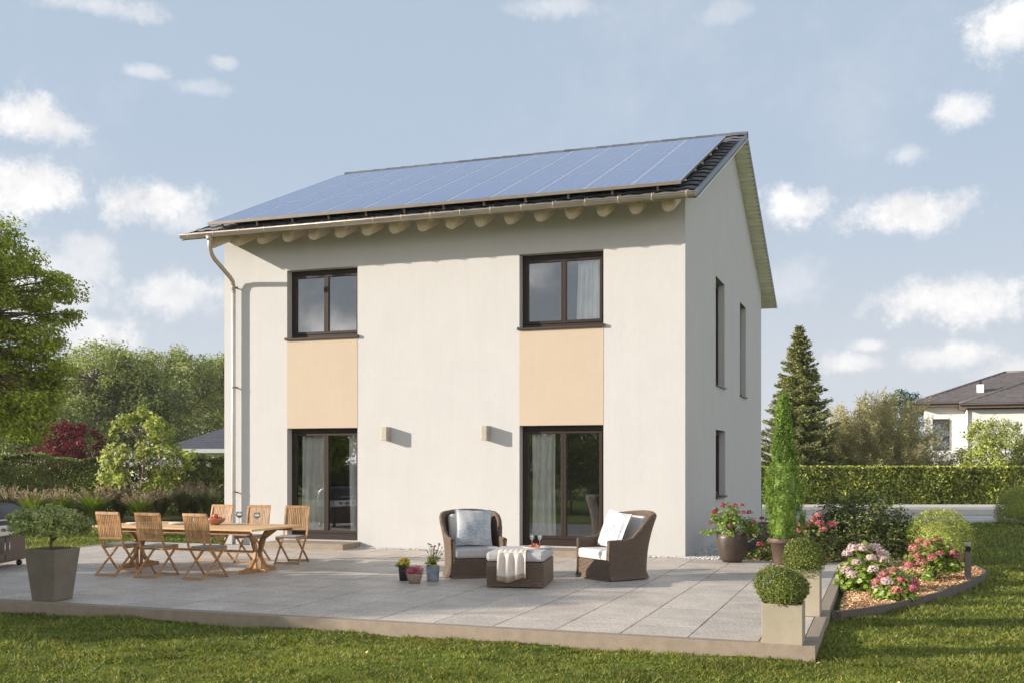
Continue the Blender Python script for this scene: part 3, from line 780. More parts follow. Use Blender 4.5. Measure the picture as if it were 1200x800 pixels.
def roof():
    x0, x1 = -9.52, .34; y0, y1 = -.80, 12.2
    # structural deck (soffit side): rises to the ridge, planked underside at the rake
    m = MB(); n = math.hypot(1, SL)
    for s_ in (-1, 1):
        ya = y0 if s_ < 0 else y1
        L = abs(RY - ya); nb = int(L / .145)
        for i in range(nb):      # boards running out to the verge
            a = ya + (RY - ya) * i / nb; b = ya + (RY - ya) * (i + 1) / nb; g = .026 * (1 if s_ < 0 else -1)
            za, zb = roof_z(a) - .13, roof_z(b - g) - .13
            m.add([(x0 + .03, a, za), (x1 - .02, a, za), (x1 - .02, b - g, zb), (x0 + .03, b - g, zb), (x0 + .03, a, za + .03), (x1 - .02, a, za + .03), (x1 - .02, b - g, zb + .03), (x0 + .03, b - g, zb + .03)],
                  [(0, 3, 2, 1), (4, 5, 6, 7), (0, 1, 5, 4), (2, 3, 7, 6), (1, 2, 6, 5), (3, 0, 4, 7)], 'soffit')
    r = m.build('roof', house)
    # tile courses, stepped; each course slightly wavy along x
    for s_ in (-1, 1):
        t = MB(); ya = (y0 - .02) if s_ < 0 else (y1 + .02); L = abs(RY - ya); nc = 17
        nx = 132
        for i in range(nc):
            a = ya + (RY - ya) * i / nc; b = ya + (RY - ya) * (i + 1.08) / nc
            if i == nc - 1: b = RY
            V = []
            for (yy, dz) in ((a + .09 * -s_, -.06), (a + .09 * -s_, .022), (a, .024), (a, .058), (b, -.005)):
                for k in range(nx + 1):
                    xx = x0 + .04 + (x1 - x0 - .10) * k / nx
                    V.append((xx, yy, roof_z(yy) - .06 + dz + (.012 * math.sin(xx * 2 * math.pi / .3) if dz > -.01 else 0)))
            F = []
            for q in range(4):
                for k in range(nx): w = q * (nx + 1) + k; F.append((w, w + 1, w + nx + 2, w + nx + 1))
            t.add(V, F, 'tile')
        t.box(x0 + .05, x1 - .05, min(ya, ya + .05), max(ya, ya + .05), roof_z(ya) - .11, roof_z(ya) - .05, 'tile')
        t.build('roof_tiles', house)
    # verge trims
    for xx in (x1 - .07, x0):
        v = MB()
        for s_ in (-1, 1):
            ya = y0 - .03 if s_ < 0 else y1 + .03
            v.bar((xx + .035, ya, roof_z(ya) - .075), (xx + .035, RY, roof_z(RY) - .075), .045, .10, 'verge_metal')
            v.bar((xx + (.078 if xx > 0 else -.006), ya, roof_z(ya) - .125), (xx + (.078 if xx > 0 else -.006), RY, roof_z(RY) - .125), .012, .02, 'zinc_white')
        v.build('verge_trim', house)
    rc = MB(); x = x0
    while x < x1 - .05:
        e = min(x + .42, x1); prof = [(-.15, -.06), (-.09, .02), (0, .05), (.09, .02), (.15, -.06)]
        vs = [(x, RY + p, RZ + q) for p, q in prof] + [(e, RY + p * .93, RZ + q - .012) for p, q in prof]
        rc.add(vs, [(i, i + 1, i + 6, i + 5) for i in range(4)] + [(0, 1, 2, 3, 4)], 'tile'); x += .38
    rc.build('ridge_tiles', house)
    # rounded rafter tails under the eaves
    k = 0
    while k < 17:
        x = -9.02 + k * .553; k += 1
        b = MB(); prof = [(-.118, .07), (-.118, -.03), (-.092, -.095), (-.04, -.135), (.04, -.135), (.092, -.095), (.118, -.03), (.118, .07)]
        vs = []
        for (yy, sc) in ((-.60, .80), (-.55, 1), (.02, 1)):
            vs += [(x + p * sc, yy, roof_z(yy) - .235 + q * sc) for p, q in prof]
        nf = len(prof); fs = [tuple(range(nf))]
        for i in range(2):
            for j in range(nf): fs.append((i * nf + j, i * nf + (j + 1) % nf, (i + 1) * nf + (j + 1) % nf, (i + 1) * nf + j))
        b.add(vs, fs, 'rafter'); b.build('rafter_tail', house)
roof()

def gutter():
    g = MB(); n = 10; yc = -.875; zc = 5.90; x0, x1 = -9.50, .325; r = .068
    V = []; 
    for x in (x0, x1):
        for rr in (r, r - .006):
            for i in range(n + 1):
                a = math.pi + math.pi * i / n; V.append((x, yc + rr * math.cos(a), zc + .01 + rr * math.sin(a) * .95 + (0.0)))
    N = n + 1; F = []
    for i in range(n):
        F.append((i, i + 1, 2 * N + i + 1, 2 * N + i)); F.append((N + i, N + i + 1, 3 * N + i + 1, 3 * N + i))
    F.append(tuple(range(N))); F.append(tuple(range(2 * N, 3 * N)))
    g.add(V, F, 'zinc', True)
    g.tube([(x0, yc - r, zc + .016), (x1, yc - r, zc + .016)], .013, 'zinc', 8)
    o = g.build('gutter', house)
    for k in range(18):
        x = -9.3 + k * .558
        b = MB(); b.tube([(x, yc - r - .004, zc + .045), (x, yc - r - .01, zc + .0), (x, yc - .05, zc - .055), (x, yc, zc - .066), (x, yc + .06, zc - .03), (x, yc + .085, zc + .09)], .008, 'zinc', 6)
        b.box(x - .014, x + .014, yc - r - .016, yc + .1, zc + .024, zc + .032, 'zinc')
        b.build('gutter_bracket', o)
    d = MB(); xs = -8.865
    pts = [(xs, yc, 5.86), (xs, yc, 5.74), (xs, yc + .01, 5.64), (xs, yc + .06, 5.54), (xs, yc + .15, 5.46), (xs, -.45, 5.32), (xs, -.22, 5.20), (xs, -.13, 5.13), (xs, -.10, 5.02), (xs, -.10, 4.9)]
    d.tube(pts, .042, 'zinc', 14); d.tube([(xs, -.10, 4.95), (xs, -.10, -.1)], .042, 'zinc_white', 14)
    d.tube([(xs, yc, 5.87), (xs, yc, 5.78)], [.075, .05], 'zinc', 14)
    dp = d.build('downpipe', house)
    for z in (5.0, 3.05, 1.0):
        c = MB(); c.tube([(xs, -.10, z), (xs, -.10, z + .03)], .047, 'zinc', 14); c.box(xs + .03, xs + .10, -.105, -.09, z + .006, z + .024, 'frame_brown'); c.box(xs - .012, xs + .012, -.06, 0.0, z + .004, z + .026, 'zinc'); c.build('pipe_bracket', dp)
gutter()

def solar():
    x0 = -9.09; w = .83; s0 = .30; L = 1.87; c = 1 / math.hypot(1, SL); s = SL * c; off = .13
    def P(x, sl, h): return (x, -.85 + sl * c - h * s, roof_z(-.85) + sl * s + h * c)
    for r_ in range(3):
        for k in range(11):
            xa, xb = x0 + k * w + .006, x0 + (k + 1) * w - .006; sa, sb = s0 + r_ * L + .006, s0 + (r_ + 1) * L - .006
            m = MB(); e = .013
            V = [P(xa, sa, off), P(xb, sa, off), P(xb, sb, off), P(xa, sb, off), P(xa, sa, off - .045), P(xb, sa, off - .045), P(xb, sb, off - .045), P(xa, sb, off - .045)]
            Vi = [P(xa + e, sa + e, off + .001), P(xb - e, sa + e, off + .001), P(xb - e, sb - e, off + .001), P(xa + e, sb - e, off + .001)]
            m.add(V, [(0, 1, 2, 3)], 'panel_edge'); m.add(V, [(7, 6, 5, 4), (0, 4, 5, 1), (1, 5, 6, 2), (2, 6, 7, 3), (3, 7, 4, 0)], 'trim_bronze')
            m.add(Vi, [(0, 1, 2, 3)], 'solar_cell')
            o = m.build('solar_panel', house)
            uv = o.data.uv_layers.new(name='uv'); li = o.data.polygons[-1].loop_indices
            for q, c_ in zip(li, ((0, 0), (1, 0), (1, 1), (0, 1))): uv.data[q].uv = c_
    rl = MB()
    for sl in [s0 + r_ * L + q for r_ in range(3) for q in (.4, 1.45)]:
        rl.bar(P(x0 - .02, sl, off - .065), P(x0 + 11 * w + .02, sl, off - .065), .04, .035, 'zinc')
    rl.build('mounting_rail', house)
    f = MB(); f.bar(P(x0, s0 - .002, off - .02), P(x0 + 11 * w, s0 - .002, off - .03), .02, .055, 'trim_bronze')
    for k in range(12): f.bar(P(x0 + .25 + k * .77, s0 + .1, -.02), P(x0 + .25 + k * .77, s0 + .1, off - .05), .035, .03, 'zinc', (0, 1, 0))
    f.build('mounting_trim', house)
solar()

# ------------------------------------------------------------------ furniture
def teak_chair(label, loc, rz, first=None):
    t = thing('folding_chair', label, 'chair', loc, rz, 'slatted teak chairs around the dining table')
    W2 = .195
    # faces +y; side frames cross like scissors
    for s in (-1, 1):
        x = s * W2; m = MB()
        curve = [(x, .20, .0), (x, .12, .10), (x, -.02, .27), (x, -.14, .42), (x, -.19, .58), (x, -.215, .74), (x, -.25, .88)]
        for a, b in zip(curve, curve[1:]): 
            A = Vector(a); B = Vector(b); d = (B - A).normalized() * .006; m.bar(A - d, B + d, .020, .027, 'teak', (1, 0, 0))
        m.build('back_leg', t)
        m = MB(); xi = s * (W2 - .026); c2 = [(xi, -.30, .0), (xi, -.12, .16), (xi, .05, .30), (xi, .17, .41)]
        for a, b in zip(c2, c2[1:]):
            A = Vector(a); B = Vector(b); d = (B - A).normalized() * .005; m.bar(A - d, B + d, .020, .027, 'teak', (1, 0, 0))
        m.build('front_leg', t)
    b = MB(); xi = W2 - .026
    b.bar((-W2, .195, .022), (W2, .195, .022), .03, .024, 'teak'); b.build('stretcher', t)
    b = MB(); b.bar((-xi, -.285, .022), (xi, -.285, .022), .03, .024, 'teak'); b.build('stretcher', t)
    st = MB()
    for i in range(7): y = -.14 + i * .052; st.box(-W2 + .012, W2 - .012, y, y + .042, .405, .42, 'teak')
    st.bar((-xi, -.12, .392), (-xi, .2, .392), .022, .028, 'teak'); st.bar((xi, -.12, .392), (xi, .2, .392), .022, .028, 'teak')
    st.build('seat', t)
    p = MB(); p.box(-W2 + .02, W2 - .02, -.13, .225, .421, .443, 'seat_pad'); o = p.build('seat_pad', t, bevel=.009)
    bk = MB()
    bk.bar((-W2 - .008, -.253, .885), (W2 + .008, -.253, .885), .026, .04, 'teak'); bk.bar((-W2, -.185, .53), (W2, -.185, .53), .022, .03, 'teak')
    n = 12
    for i in range(n):
        x = -W2 + .026 + (2 * W2 - .052) * i / (n - 1)
        bk.bar((x, -.188, .53), (x, -.218, .71), .02, .009, 'teak', (0, 1, 0)); bk.bar((x, -.218, .71), (x, -.252, .875), .02, .009, 'teak', (0, 1, 0))
    bk.build('backrest', t)
    return t
ch = teak_chair('slatted teak chair on the camera side of the table, nearest the grill', (-7.18, -5.36, 0), R(-2))
copy_thing(ch, (-6.48, -5.40, 0), R(2), 'middle slatted teak chair on the camera side of the dining table')
copy_thing(ch, (-5.70, -5.36, 0), R(-4), 'slatted teak chair on the camera side of the table, nearest the yellow flowers')
copy_thing(ch, (-7.15, -3.18, 0), R(178), 'slatted teak chair behind the table, partly hidden by the terracotta bowl')
copy_thing(ch, (-6.45, -3.14, 0), R(183), 'middle slatted teak chair behind the table, by the downpipe')
copy_thing(ch, (-5.72, -3.12, 0), R(188), 'slatted teak chair behind the table end, in front of the patio door')

def dining_table():
    t = thing('dining_table', 'long oval-legged teak dining table with bowl and glasses on it', 'table', (-6.58, -4.38, 0), R(-1.5))
    m = MB(); hx, hy = 1.42, .64
    for i in range(9):
        y0 = -hy + i * 2 * hy / 9; m.box(-hx + .03, hx - .03, y0 + .002, y0 + 2 * hy / 9 - .002, .632, .66, 'teak_top')
    m.box(-hx, -hx + .028, -hy, hy, .63, .661, 'teak_top'); m.box(hx - .028, hx, -hy, hy, .63, .661, 'teak_top')
    m.box(-hx + .1, hx - .1, -hy + .08, -hy + .11, .575, .63, 'teak'); m.box(-hx + .1, hx - .1, hy - .11, hy - .08, .575, .63, 'teak')
    m.build('tabletop', t, bevel=.003)
    for sx in (-1.08, 1.08):
        l = MB()
        for sy in (-1, 1):
            pts = [(sx, sy * .40, .63), (sx, sy * .20, .56), (sx, sy * .085, .44), (sx, sy * .05, .30), (sx, sy * .085, .18), (sx, sy * .20, .06), (sx, sy * .34, .03)]
            for a, b in zip(pts, pts[1:]):
                A = Vector(a); B = Vector(b); d = (B - A).normalized() * .01; l.bar(A - d, B + d, .05, .04, 'teak', (1, 0, 0))
            q = [(sx + sy * .04, 0, .04), (sx + sy * .05, 0, .3), (sx + sy * .12, 0, .5), (sx + sy * .3, 0, .62)]
            for a, b in zip(q, q[1:]):
                A = Vector(a); B = Vector(b); d = (B - A).normalized() * .01; l.bar(A - d, B + d, .04, .032, 'teak', (0, 1, 0))
        l.box(sx - .045, sx + .045, -.40, .40, 0, .05, 'teak'); l.box(sx - .16, sx + .16, -.05, .05, .001, .045, 'teak')
        l.build('pedestal_leg', t)
    b = MB(); b.box(-1.05, 1.05, -.06, .06, .27, .30, 'teak'); b.build('stretcher', t)
dining_table()
TZ = .661
def lathe_obj(name, prof, mt, loc, parent=None, n=24):
    m = MB(); m.lathe(prof, mt, n); return m.build(name, parent, loc)
def bowl():
    t = thing('fruit_bowl', 'terracotta coloured bowl of fruit near the middle of the teak table', 'bowl', (-6.37, -4.22, TZ))
    m = MB(); m.lathe([(0, .0), (.05, .0), (.09, .02), (.145, .07), (.16, .10), (.152, .10), (.135, .072), (.08, .03), (0, .02)], 'bowl', 28); m.build('bowl', t)
    g = random.Random(2)
    for (x, y, z) in ((-.06, -.02, .075), (.05, .04, .08), (.04, -.06, .075), (-.03, .07, .08), (0, 0, .13)):
        f = MB(); f.lathe([(0, -.042), (.025, -.036), (.042, -.012), (.043, .01), (.03, .034), (0, .036)], 'fruit', 14); f.build('fruit', t, (x, y, z))
bowl()
def wine_glass(label, loc, h=.2, r=.035, group=None, wine=True):
    t = thing('wine_glass', label, 'glass', loc, 0, group)
    lathe_obj('goblet', [(0, .002), (r * .95, .002), (r * .9, .005), (.006, .01), (.0045, h * .45), (.012, h * .5), (r, h * .68), (r * 1.05, h * .78), (r * .85, h), (r * .83, h), (r * 1.0, h * .78), (r * .92, h * .68), (0, h * .52)], 'drink_glass', (0, 0, 0), t)
    if wine: lathe_obj('wine', [(0, h * .53), (r * .6, h * .60), (r * .85, h * .68), (0, h * .681)], 'wine', (0, 0, 0), t)
wine_glass('stemmed glass on the teak table just right of the fruit bowl', (-6.08, -4.02, TZ), .19, .05)
wine_glass('stemmed glass on the teak table in front of the downpipe', (-5.78, -4.0, TZ), .18, .05)
def plate(label, loc, r=.13):
    t = thing('plate', label, 'plate', loc)
    lathe_obj('dish', [(0, .0), (r * .6, .0), (r, .018), (r, .022), (r * .62, .006), (0, .006)], 'plate', (0, 0, 0), t)
plate('white plate lying on the teak table behind the second front chair', (-7.0, -4.3, TZ))
plate('white plate lying on the teak table close to the grill end', (-7.62, -4.5, TZ))
m = MB(); m.lathe([(0, 0), (.035, 0), (.04, .06), (.038, .085), (.034, .085), (.034, .01), (0, .01)], 'plate', 18)
tag(m.build('cup', None, (-6.78, -4.15, TZ)), 'small white cup on the teak table left of the fruit bowl', 'cup')

def grill():
    t = thing('gas_grill', 'brown cabinet gas grill with dark rounded lid at the terrace edge', 'grill', (-9.55, -4.70, 0), R(108.8))
    # local: x = width axis running away from the visible end (0 .. -1.35), front faces -y
    Wd, D = 1.35, .62
    m = MB(); m.box(-Wd, 0, 0, D, .09, .50, 'grill_brown'); m.build('cabinet', t, bevel=.008)
    for k in range(2):
        d = MB(); d.box(-Wd + .03 + k * .65, -Wd + .66 + k * .65, -.022, -.002, .12, .47, 'grill_brown'); o = d.build('door', t, bevel=.006)
        h = MB(); xh = -Wd + .60 + k * .14; h.tube([(xh, -.05, .22), (xh, -.05, .40)], .009, 'steel', 8); h.bar((xh, -.05, .235), (xh, -.01, .235), .01, .01, 'steel'); h.bar((xh, -.05, .385), (xh, -.01, .385), .01, .01, 'steel'); h.build('handle', o)
    p = MB(); p.box(-Wd, .0, -.05, D, .503, .66, 'steel'); p.build('control_panel', t, bevel=.01)
    for k in range(6):
        kn = MB(); x = -.2 - k * .2; kn.tube([(x, -.052, .59), (x, -.082, .59)], .024, 'black_plastic', 14); kn.build('knob', t)
    l = MB(); n = 12; V = []; rings = ((-Wd + .01, .84), (-Wd + .03, 1.0), (-.03, 1.0), (-.01, .84))
    for (x, sc) in rings:
        for i in range(n + 1):
            a = math.pi * i / n; V.append((x, D / 2 - .0 - (D / 2) * math.cos(a) * sc, .665 + .31 * (math.sin(a) ** .6) * sc))
    N = n + 1; F = [tuple(range(N)), tuple(range(3 * N, 4 * N))]
    for r_ in range(3):
        for i in range(n): F.append((r_ * N + i, r_ * N + i + 1, (r_ + 1) * N + i + 1, (r_ + 1) * N + i))
    l.add(V, F, 'grill_lid', True); o = l.build('lid', t)
    h = MB(); h.tube([(-Wd + .2, -.06, .74), (-.2, -.06, .74)], .012, 'steel', 8); h.bar((-Wd + .22, -.06, .74), (-Wd + .22, .03, .74), .014, .014, 'steel'); h.bar((-.22, -.06, .74), (-.22, .03, .74), .014, .014, 'steel'); h.build('handle', o)
    for (x, y) in ((-.08, .06), (-Wd + .08, .06), (-.08, D - .06), (-Wd + .08, D - .06)):
        w = MB(); w.tube([(x - .018, y, .042), (x + .018, y, .042)], .042, 'black_plastic', 16); w.bar((x, y, .05), (x, y, .095), .03, .02, 'black_plastic', (0, 1, 0)); w.build('caster', t)
grill()

# wicker armchairs: U-shaped shell, arms rising to a flared rolled back
def wicker_chair(label, loc, rz, slabel):
    t = thing('wicker_armchair', label, 'armchair', loc, rz, 'wicker armchairs on the terrace')
    # front faces -y, width x
    hw, fd, bd = .40, -.41, .38
    path = []
    for i in range(6): path.append((hw, fd + (bd - .32 - fd) * i / 5))
    for i in range(1, 9): a = math.pi / 2 * i / 8; path.append((hw - .33 + .33 * math.cos(a), bd - .32 + .32 * math.sin(a)))
    left = [(-x, y) for x, y in path[::-1]]
    path = path + left
    def top(x, y):
        k = max(0, min(1, (y + .10) / .34)); k = k * k * (3 - 2 * k)
        return .545 + .02 * (1 - abs(y + .1)) + (.86 - .55) * k + .055 * k * (1 - (x / hw) ** 2)
    def flare(y, zf):
        k = max(0, min(1, (y + .10) / .36)); return k * zf ** 2
    ns = 12; rows_o = []; rows_i = []; th = .055
    npth = len(path); nrm = []
    for i in range(npth):
        a = path[max(0, i - 1)]; b = path[min(npth - 1, i + 1)]; d = Vector((b[0] - a[0], b[1] - a[1], 0)); d.normalize(); nrm.append(Vector((d.y, -d.x, 0)))
    V = []; 
    def prof(i):
        x, y = path[i]; tz = top(x, y); out = nrm[i]; pts = []
        fl = max(0, min(1, (y + .10) / .36))
        for j in range(ns):      # outer face upwards
            z = .02 + (tz - .06) * j / (ns - 1); zf = j / (ns - 1)
            o_ = .015 * math.sin(math.pi * zf) * -1 + (.035 if j == 0 else 0) + fl * .10 * zf ** 2.2
            pts.append((x + out.x * o_, y + out.y * o_ + fl * .05 * zf, z))
        ex = fl * .10; ey = fl * .05
        for k in range(1, 6):    # rolled rim
            a = math.pi * k / 5; rr = .032 + .012 * fl
            pts.append((x + out.x * (ex + rr * math.cos(a) - rr + .004), y + ey + out.y * (ex + rr * math.cos(a) - rr + .004), tz - .04 + rr * 1.1 * math.sin(a)))
        for j in range(7):
            z = (tz - .06) * (1 - j / 6) + .10 * j / 6; zf = z / tz
            o_ = -th + fl * .10 * zf ** 2.2
            pts.append((x + out.x * o_, y + out.y * o_ + fl * .05 * zf, z))
        return pts
    P = [prof(i) for i in range(npth)]; K = len(P[0])
    V = [q for p in P for q in p]; F = []
    for i in range(npth - 1):
        for j in range(K - 1): F.append((i * K + j, i * K + j + 1, (i + 1) * K + j + 1, (i + 1) * K + j))
    F.append(tuple(range(K))); F.append(tuple((npth - 1) * K + j for j in range(K - 1, -1, -1)))
    m = MB(); m.add(V, F, 'wicker', True); m.build('frame', t)
    # base with gently curved apron and skirt
    b = MB(); n = 10; V = []
    for (z, g_) in ((.0, .035), (.03, .012), (.16, .0), (.27, .0)):
        for i in range(n + 1):
            x = (-hw + .02) + (2 * hw - .04) * i / n; V.append((x * (1 + g_ * .4), fd + .012 - .02 * math.sin(math.pi * i / n) - g_, z))
        V.append(((hw - .03), bd - .30, z)); V.append(((hw - .24), bd - .05, z)); V.append((-(hw - .24), bd - .05, z)); V.append((-(hw - .03), bd - .30, z))
    N = n + 5; F = []
    for r_ in range(3):
        for i in range(N): j = (i + 1) % N; F.append((r_ * N + i, r_ * N + j, (r_ + 1) * N + j, (r_ + 1) * N + i))
    F.append(tuple(3 * N + i for i in range(N))); F.append(tuple(range(N))); b.add(V, F, 'wicker'); b.build('base', t)
    s = MB(); s.box(-hw + .058, hw - .058, fd - .015, bd - .16, .275, .415, 'cushion_white' if slabel == 'w' else 'cushion_grey'); o = s.build('seat_cushion', t, bevel=.035)
    M = Matrix.Translation((0, .235, .60)) @ Matrix.Rotation(R(-14), 4, 'X')
    s = MB(); s.box(-hw + .09, hw - .09, -.07, .06, -.20, .265, 'cushion_white', M); s.build('back_cushion', t, bevel=.055)
    return t
def pillow(label, loc, rot, size=.46):
    n = 18; V = []; F = []
    for side in (1, -1):
        for j in range(n + 1):
            for i in range(n + 1):
                u = i / n * 2 - 1; v = j / n * 2 - 1
                pin = 1 - .07 * (1 - abs(v) ** 2) * abs(u) ** 3; pin2 = 1 - .07 * (1 - abs(u) ** 2) * abs(v) ** 3
                h = .085 * (max(0, (1 - u * u) * (1 - v * v))) ** .42 + .004 * math.sin(u * 9 + v * 4) * (1 - abs(u)) + .004
                V.append((u * pin * size / 2, side * h, v * pin2 * size / 2))
    N = (n + 1) ** 2
    for s in range(2):
        for j in range(n):
            for i in range(n):
                a = s * N + j * (n + 1) + i; q = (a, a + 1, a + n + 2, a + n + 1); F.append(q if s == 0 else q[::-1])
    bd_ = [i for i in range(n)] + [j * (n + 1) + n for j in range(n)] + [n * (n + 1) + n - i for i in range(n)] + [(n - j) * (n + 1) for j in range(n)]
    for a, b in zip(bd_, bd_[1:] + bd_[:1]): F.append((a, b, N + b, N + a))
    m = MB(); m.add(V, F, 'pillow_print', True); o = m.build('pillow', None, loc); o.rotation_euler = rot
    tag(o, label, 'pillow')
wicker_chair('wicker armchair facing the camera beside the three small flower pots', (-2.34, -3.80, 0), R(33), 'g')
wicker_chair('wicker armchair angled left in front of the right patio door', (-.34, -3.42, 0), R(-40), 'w')
pillow('blue-grey mottled square pillow on the armchair beside the flower pots', (-2.34, -3.79, .675), (R(-17), R(2), R(31)), .54)
pillow('mostly white mottled pillow leaning in the armchair angled left', (-.37, -3.44, .665), (R(-21), R(5), R(-42)), .54)

def ottoman():
    t = thing('wicker_ottoman', 'square dark wicker ottoman with grey cushion top between the armchairs', 'ottoman', (-1.35, -4.58, 0), R(10))
    b = MB(); b.box(-.37, .37, -.49, .49, .012, .33, 'wicker'); b.build('base', t, bevel=.01)
    c = MB(); c.box(-.375, .375, -.495, .495, .334, .46, 'cushion_grey'); c.build('cushion', t, bevel=.04)
    # throw draped over the front edge
    V = []; F = []; nx, ns = 44, 26; x0, x1 = -.20, .16
    for j in range(ns + 1):
        s = j / ns * .74
        for i in range(nx + 1):
            u = i / nx; x = x0 + (x1 - x0) * u
            if s < .36: y = -.14 - s; z = .464 + .006 + .010 * abs(math.sin(u * 17)) * (s / .36); x += -.03 + .05 * s
            elif s < .40: y = -.50 - .006; z = .455; x += -.012
            else:
                dd = s - .38; f = min(1, dd / .08); y = -.508 - f * (.012 + .022 * math.sin(u * 19 + .6)) - .012 * math.sin(dd * 8); z = .462 - dd * (1 + .08 * math.sin(u * 5)); x += -.012 - .02 * dd + .02 * (u - .5) * dd * 2
            V.append((x, y, z))
    for j in range(ns):
        for i in range(nx): a = j * (nx + 1) + i; F.append((a, a + 1, a + nx + 2, a + nx + 1))
    m = MB(); k = nx * (ns - 2); m.add(V, F[:k], 'throw', True); m.add(V, F[k:], 'throw_band', True)
    o = m.build('throw_blanket', None, (-1.35, -4.58, 0)); o.rotation_euler = (0, 0, R(10)); tag(o, 'beige woven throw hanging over the front of the ottoman', 'blanket')
    so_ = o.modifiers.new('solid', 'SOLIDIFY'); so_.thickness = .006
    tr = thing('serving_tray', 'shallow wooden tray on the ottoman cushion holding fruit', 'tray', (-1.18, -4.36, .462))
    m = MB(); m.lathe([(0, 0), (.19, 0), (.21, .016), (.204, .018), (.185, .008), (0, .008)], 'tray', 32); m.build('dish', tr)
    f = MB()
    g = thing('fruit_pile', 'small heap of red grapes on the tray over the ottoman', 'fruit', (-1.22, -4.38, .472))
    rr = random.Random(4)
    for i in range(24):
        x = rr.uniform(-.07, .07); y = rr.uniform(-.04, .04); z = .014 + rr.uniform(0, .035) * (1 - abs(x) / .08)
        f.lathe([(0, -.014), (.010, -.010), (.014, 0), (.010, .010), (0, .014)], 'fruit', 9, (x, y, z))
    f.build('grapes', g)
    wine_glass('left one of two stemmed glasses on the ottoman tray', (-1.30, -4.27, .471), .175, .032, wine=False)
    wine_glass('right one of two stemmed glasses on the ottoman tray', (-1.20, -4.24, .471), .175, .032, wine=False)
    pl = thing('small_plate', 'white side plate beside the grapes on the ottoman', 'plate', (-1.08, -4.36, .471))
    lathe_obj('dish', [(0, .0), (.05, .0), (.085, .01), (.085, .014), (.05, .005), (0, .005)], 'plate', (0, 0, 0), pl)
ottoman()

# ------------------------------------------------------------------ planters and pots
def taper_planter():
    t = thing('square_planter', 'dark grey tapered square planter at the terrace edge with a leafy bush', 'planter', (-5.99, -7.93, .004), R(2))
    m = MB(); a, b, h = .155, .215, .60
    V = [(-a, -a, 0), (a, -a, 0), (a, a, 0), (-a, a, 0), (-b, -b, h), (b, -b, h), (b, b, h), (-b, b, h)]
    c = b - .02; V += [(-c, -c, h), (c, -c, h), (c, c, h), (-c, c, h), (-c, -c, h - .05), (c, -c, h - .05), (c, c, h - .05), (-c, c, h - .05)]
    F = [(0, 3, 2, 1), (0, 1, 5, 4), (1, 2, 6, 5), (2, 3, 7, 6), (3, 0, 4, 7)]
    for i in range(4): j = (i + 1) % 4; F += [(4 + i, 4 + j, 8 + j, 8 + i), (8 + i, 8 + j, 12 + j, 12 + i)]
    m.add(V, F, 'planter_grey'); m.build('pot', t, bevel=.006)
    s = MB(); s.box(-c + .002, c - .002, -c + .002, c - .002, h - .08, h - .04, 'soil'); s.build('soil', t)
    p = tree('leafy_bush', 'low spreading green bush growing in the dark grey planter', 'bush', (-5.99, -7.93, .56), .56, .10, .47, 'leaf_planter', leaf=.04, ncl=120, per=85, cl_r=.095, flat=.7, seed=21, trunk_r=.018, amp=.3, shell=.3, crown_name='foliage', nl=8)
taper_planter()

def ball_plant(name, label, loc, r, lm, leaf, n, seed, squash=.92, amp=.08, fz=.9):
    t = thing(name, label, 'shrub', loc)
    g = np.random.default_rng(seed); d = norm(g.normal(size=(n, 3))); d = d[d[:, 2] > -fz]
    rr = g.uniform(.80, 1.02, len(d)) * (1 + .10 * g.uniform(0, 1, len(d)) ** 8) * lump(d, seed, amp, 26) * lump(d, seed + 3, amp * .6, 60)
    P = d * rr[:, None] * np.array([r, r, r * squash]) + np.array([0, 0, r * squash * min(1, fz)])
    leaves('foliage', P, leaf, lm, t, .5, d, .35, along=norm(d + np.array([0, 0, .4])), astr=.55, seed=seed)
    m = MB(); m.lathe([(0.001, -r * .7 * min(1, fz)), (r * .6, -r * .5 * min(1, fz)), (r * .76, 0), (r * .6, r * .5), (.001, r * .72)], lm, 16)
    m.build('inner_growth', t, (0, 0, r * squash * min(1, fz)))
    return t
def box_planter(x0, x1, y0, y1, h, label, blabel, seed, r):
    t = thing('box_planter', label, 'planter', ((x0 + x1) / 2, (y0 + y1) / 2, .004)); a = (x1 - x0) / 2; b = (y1 - y0) / 2
    m = MB(); w = .018
    m.box(-a, a, -b, -b + w, 0, h, 'planter_beige'); m.box(-a, a, b - w, b, 0, h, 'planter_beige'); m.box(-a, -a + w, -b + w, b - w, 0, h, 'planter_beige'); m.box(a - w, a, -b + w, b - w, 0, h, 'planter_beige')
    m.build('pot', t, bevel=.003)
    s = MB(); s.box(-a + w + .001, a - w - .001, -b + w + .001, b - w - .001, .02, h - .03, 'soil'); s.build('soil', t)
    ball_plant('boxwood_ball', blabel, ((x0 + x1) / 2, (y0 + y1) / 2, h - .03), r, 'leaf_box', .019, 11000, seed, .9, .14)
box_planter(2.16, 2.51, -8.20, -7.86, .355, 'square beige planter at the terrace corner nearest the camera', 'round boxwood ball in the beige planter nearest the camera', 31, .182)
box_planter(2.19, 2.55, -6.36, -6.00, .48, 'taller square beige planter set back behind the corner planter', 'round boxwood ball in the rear beige planter', 32, .20)

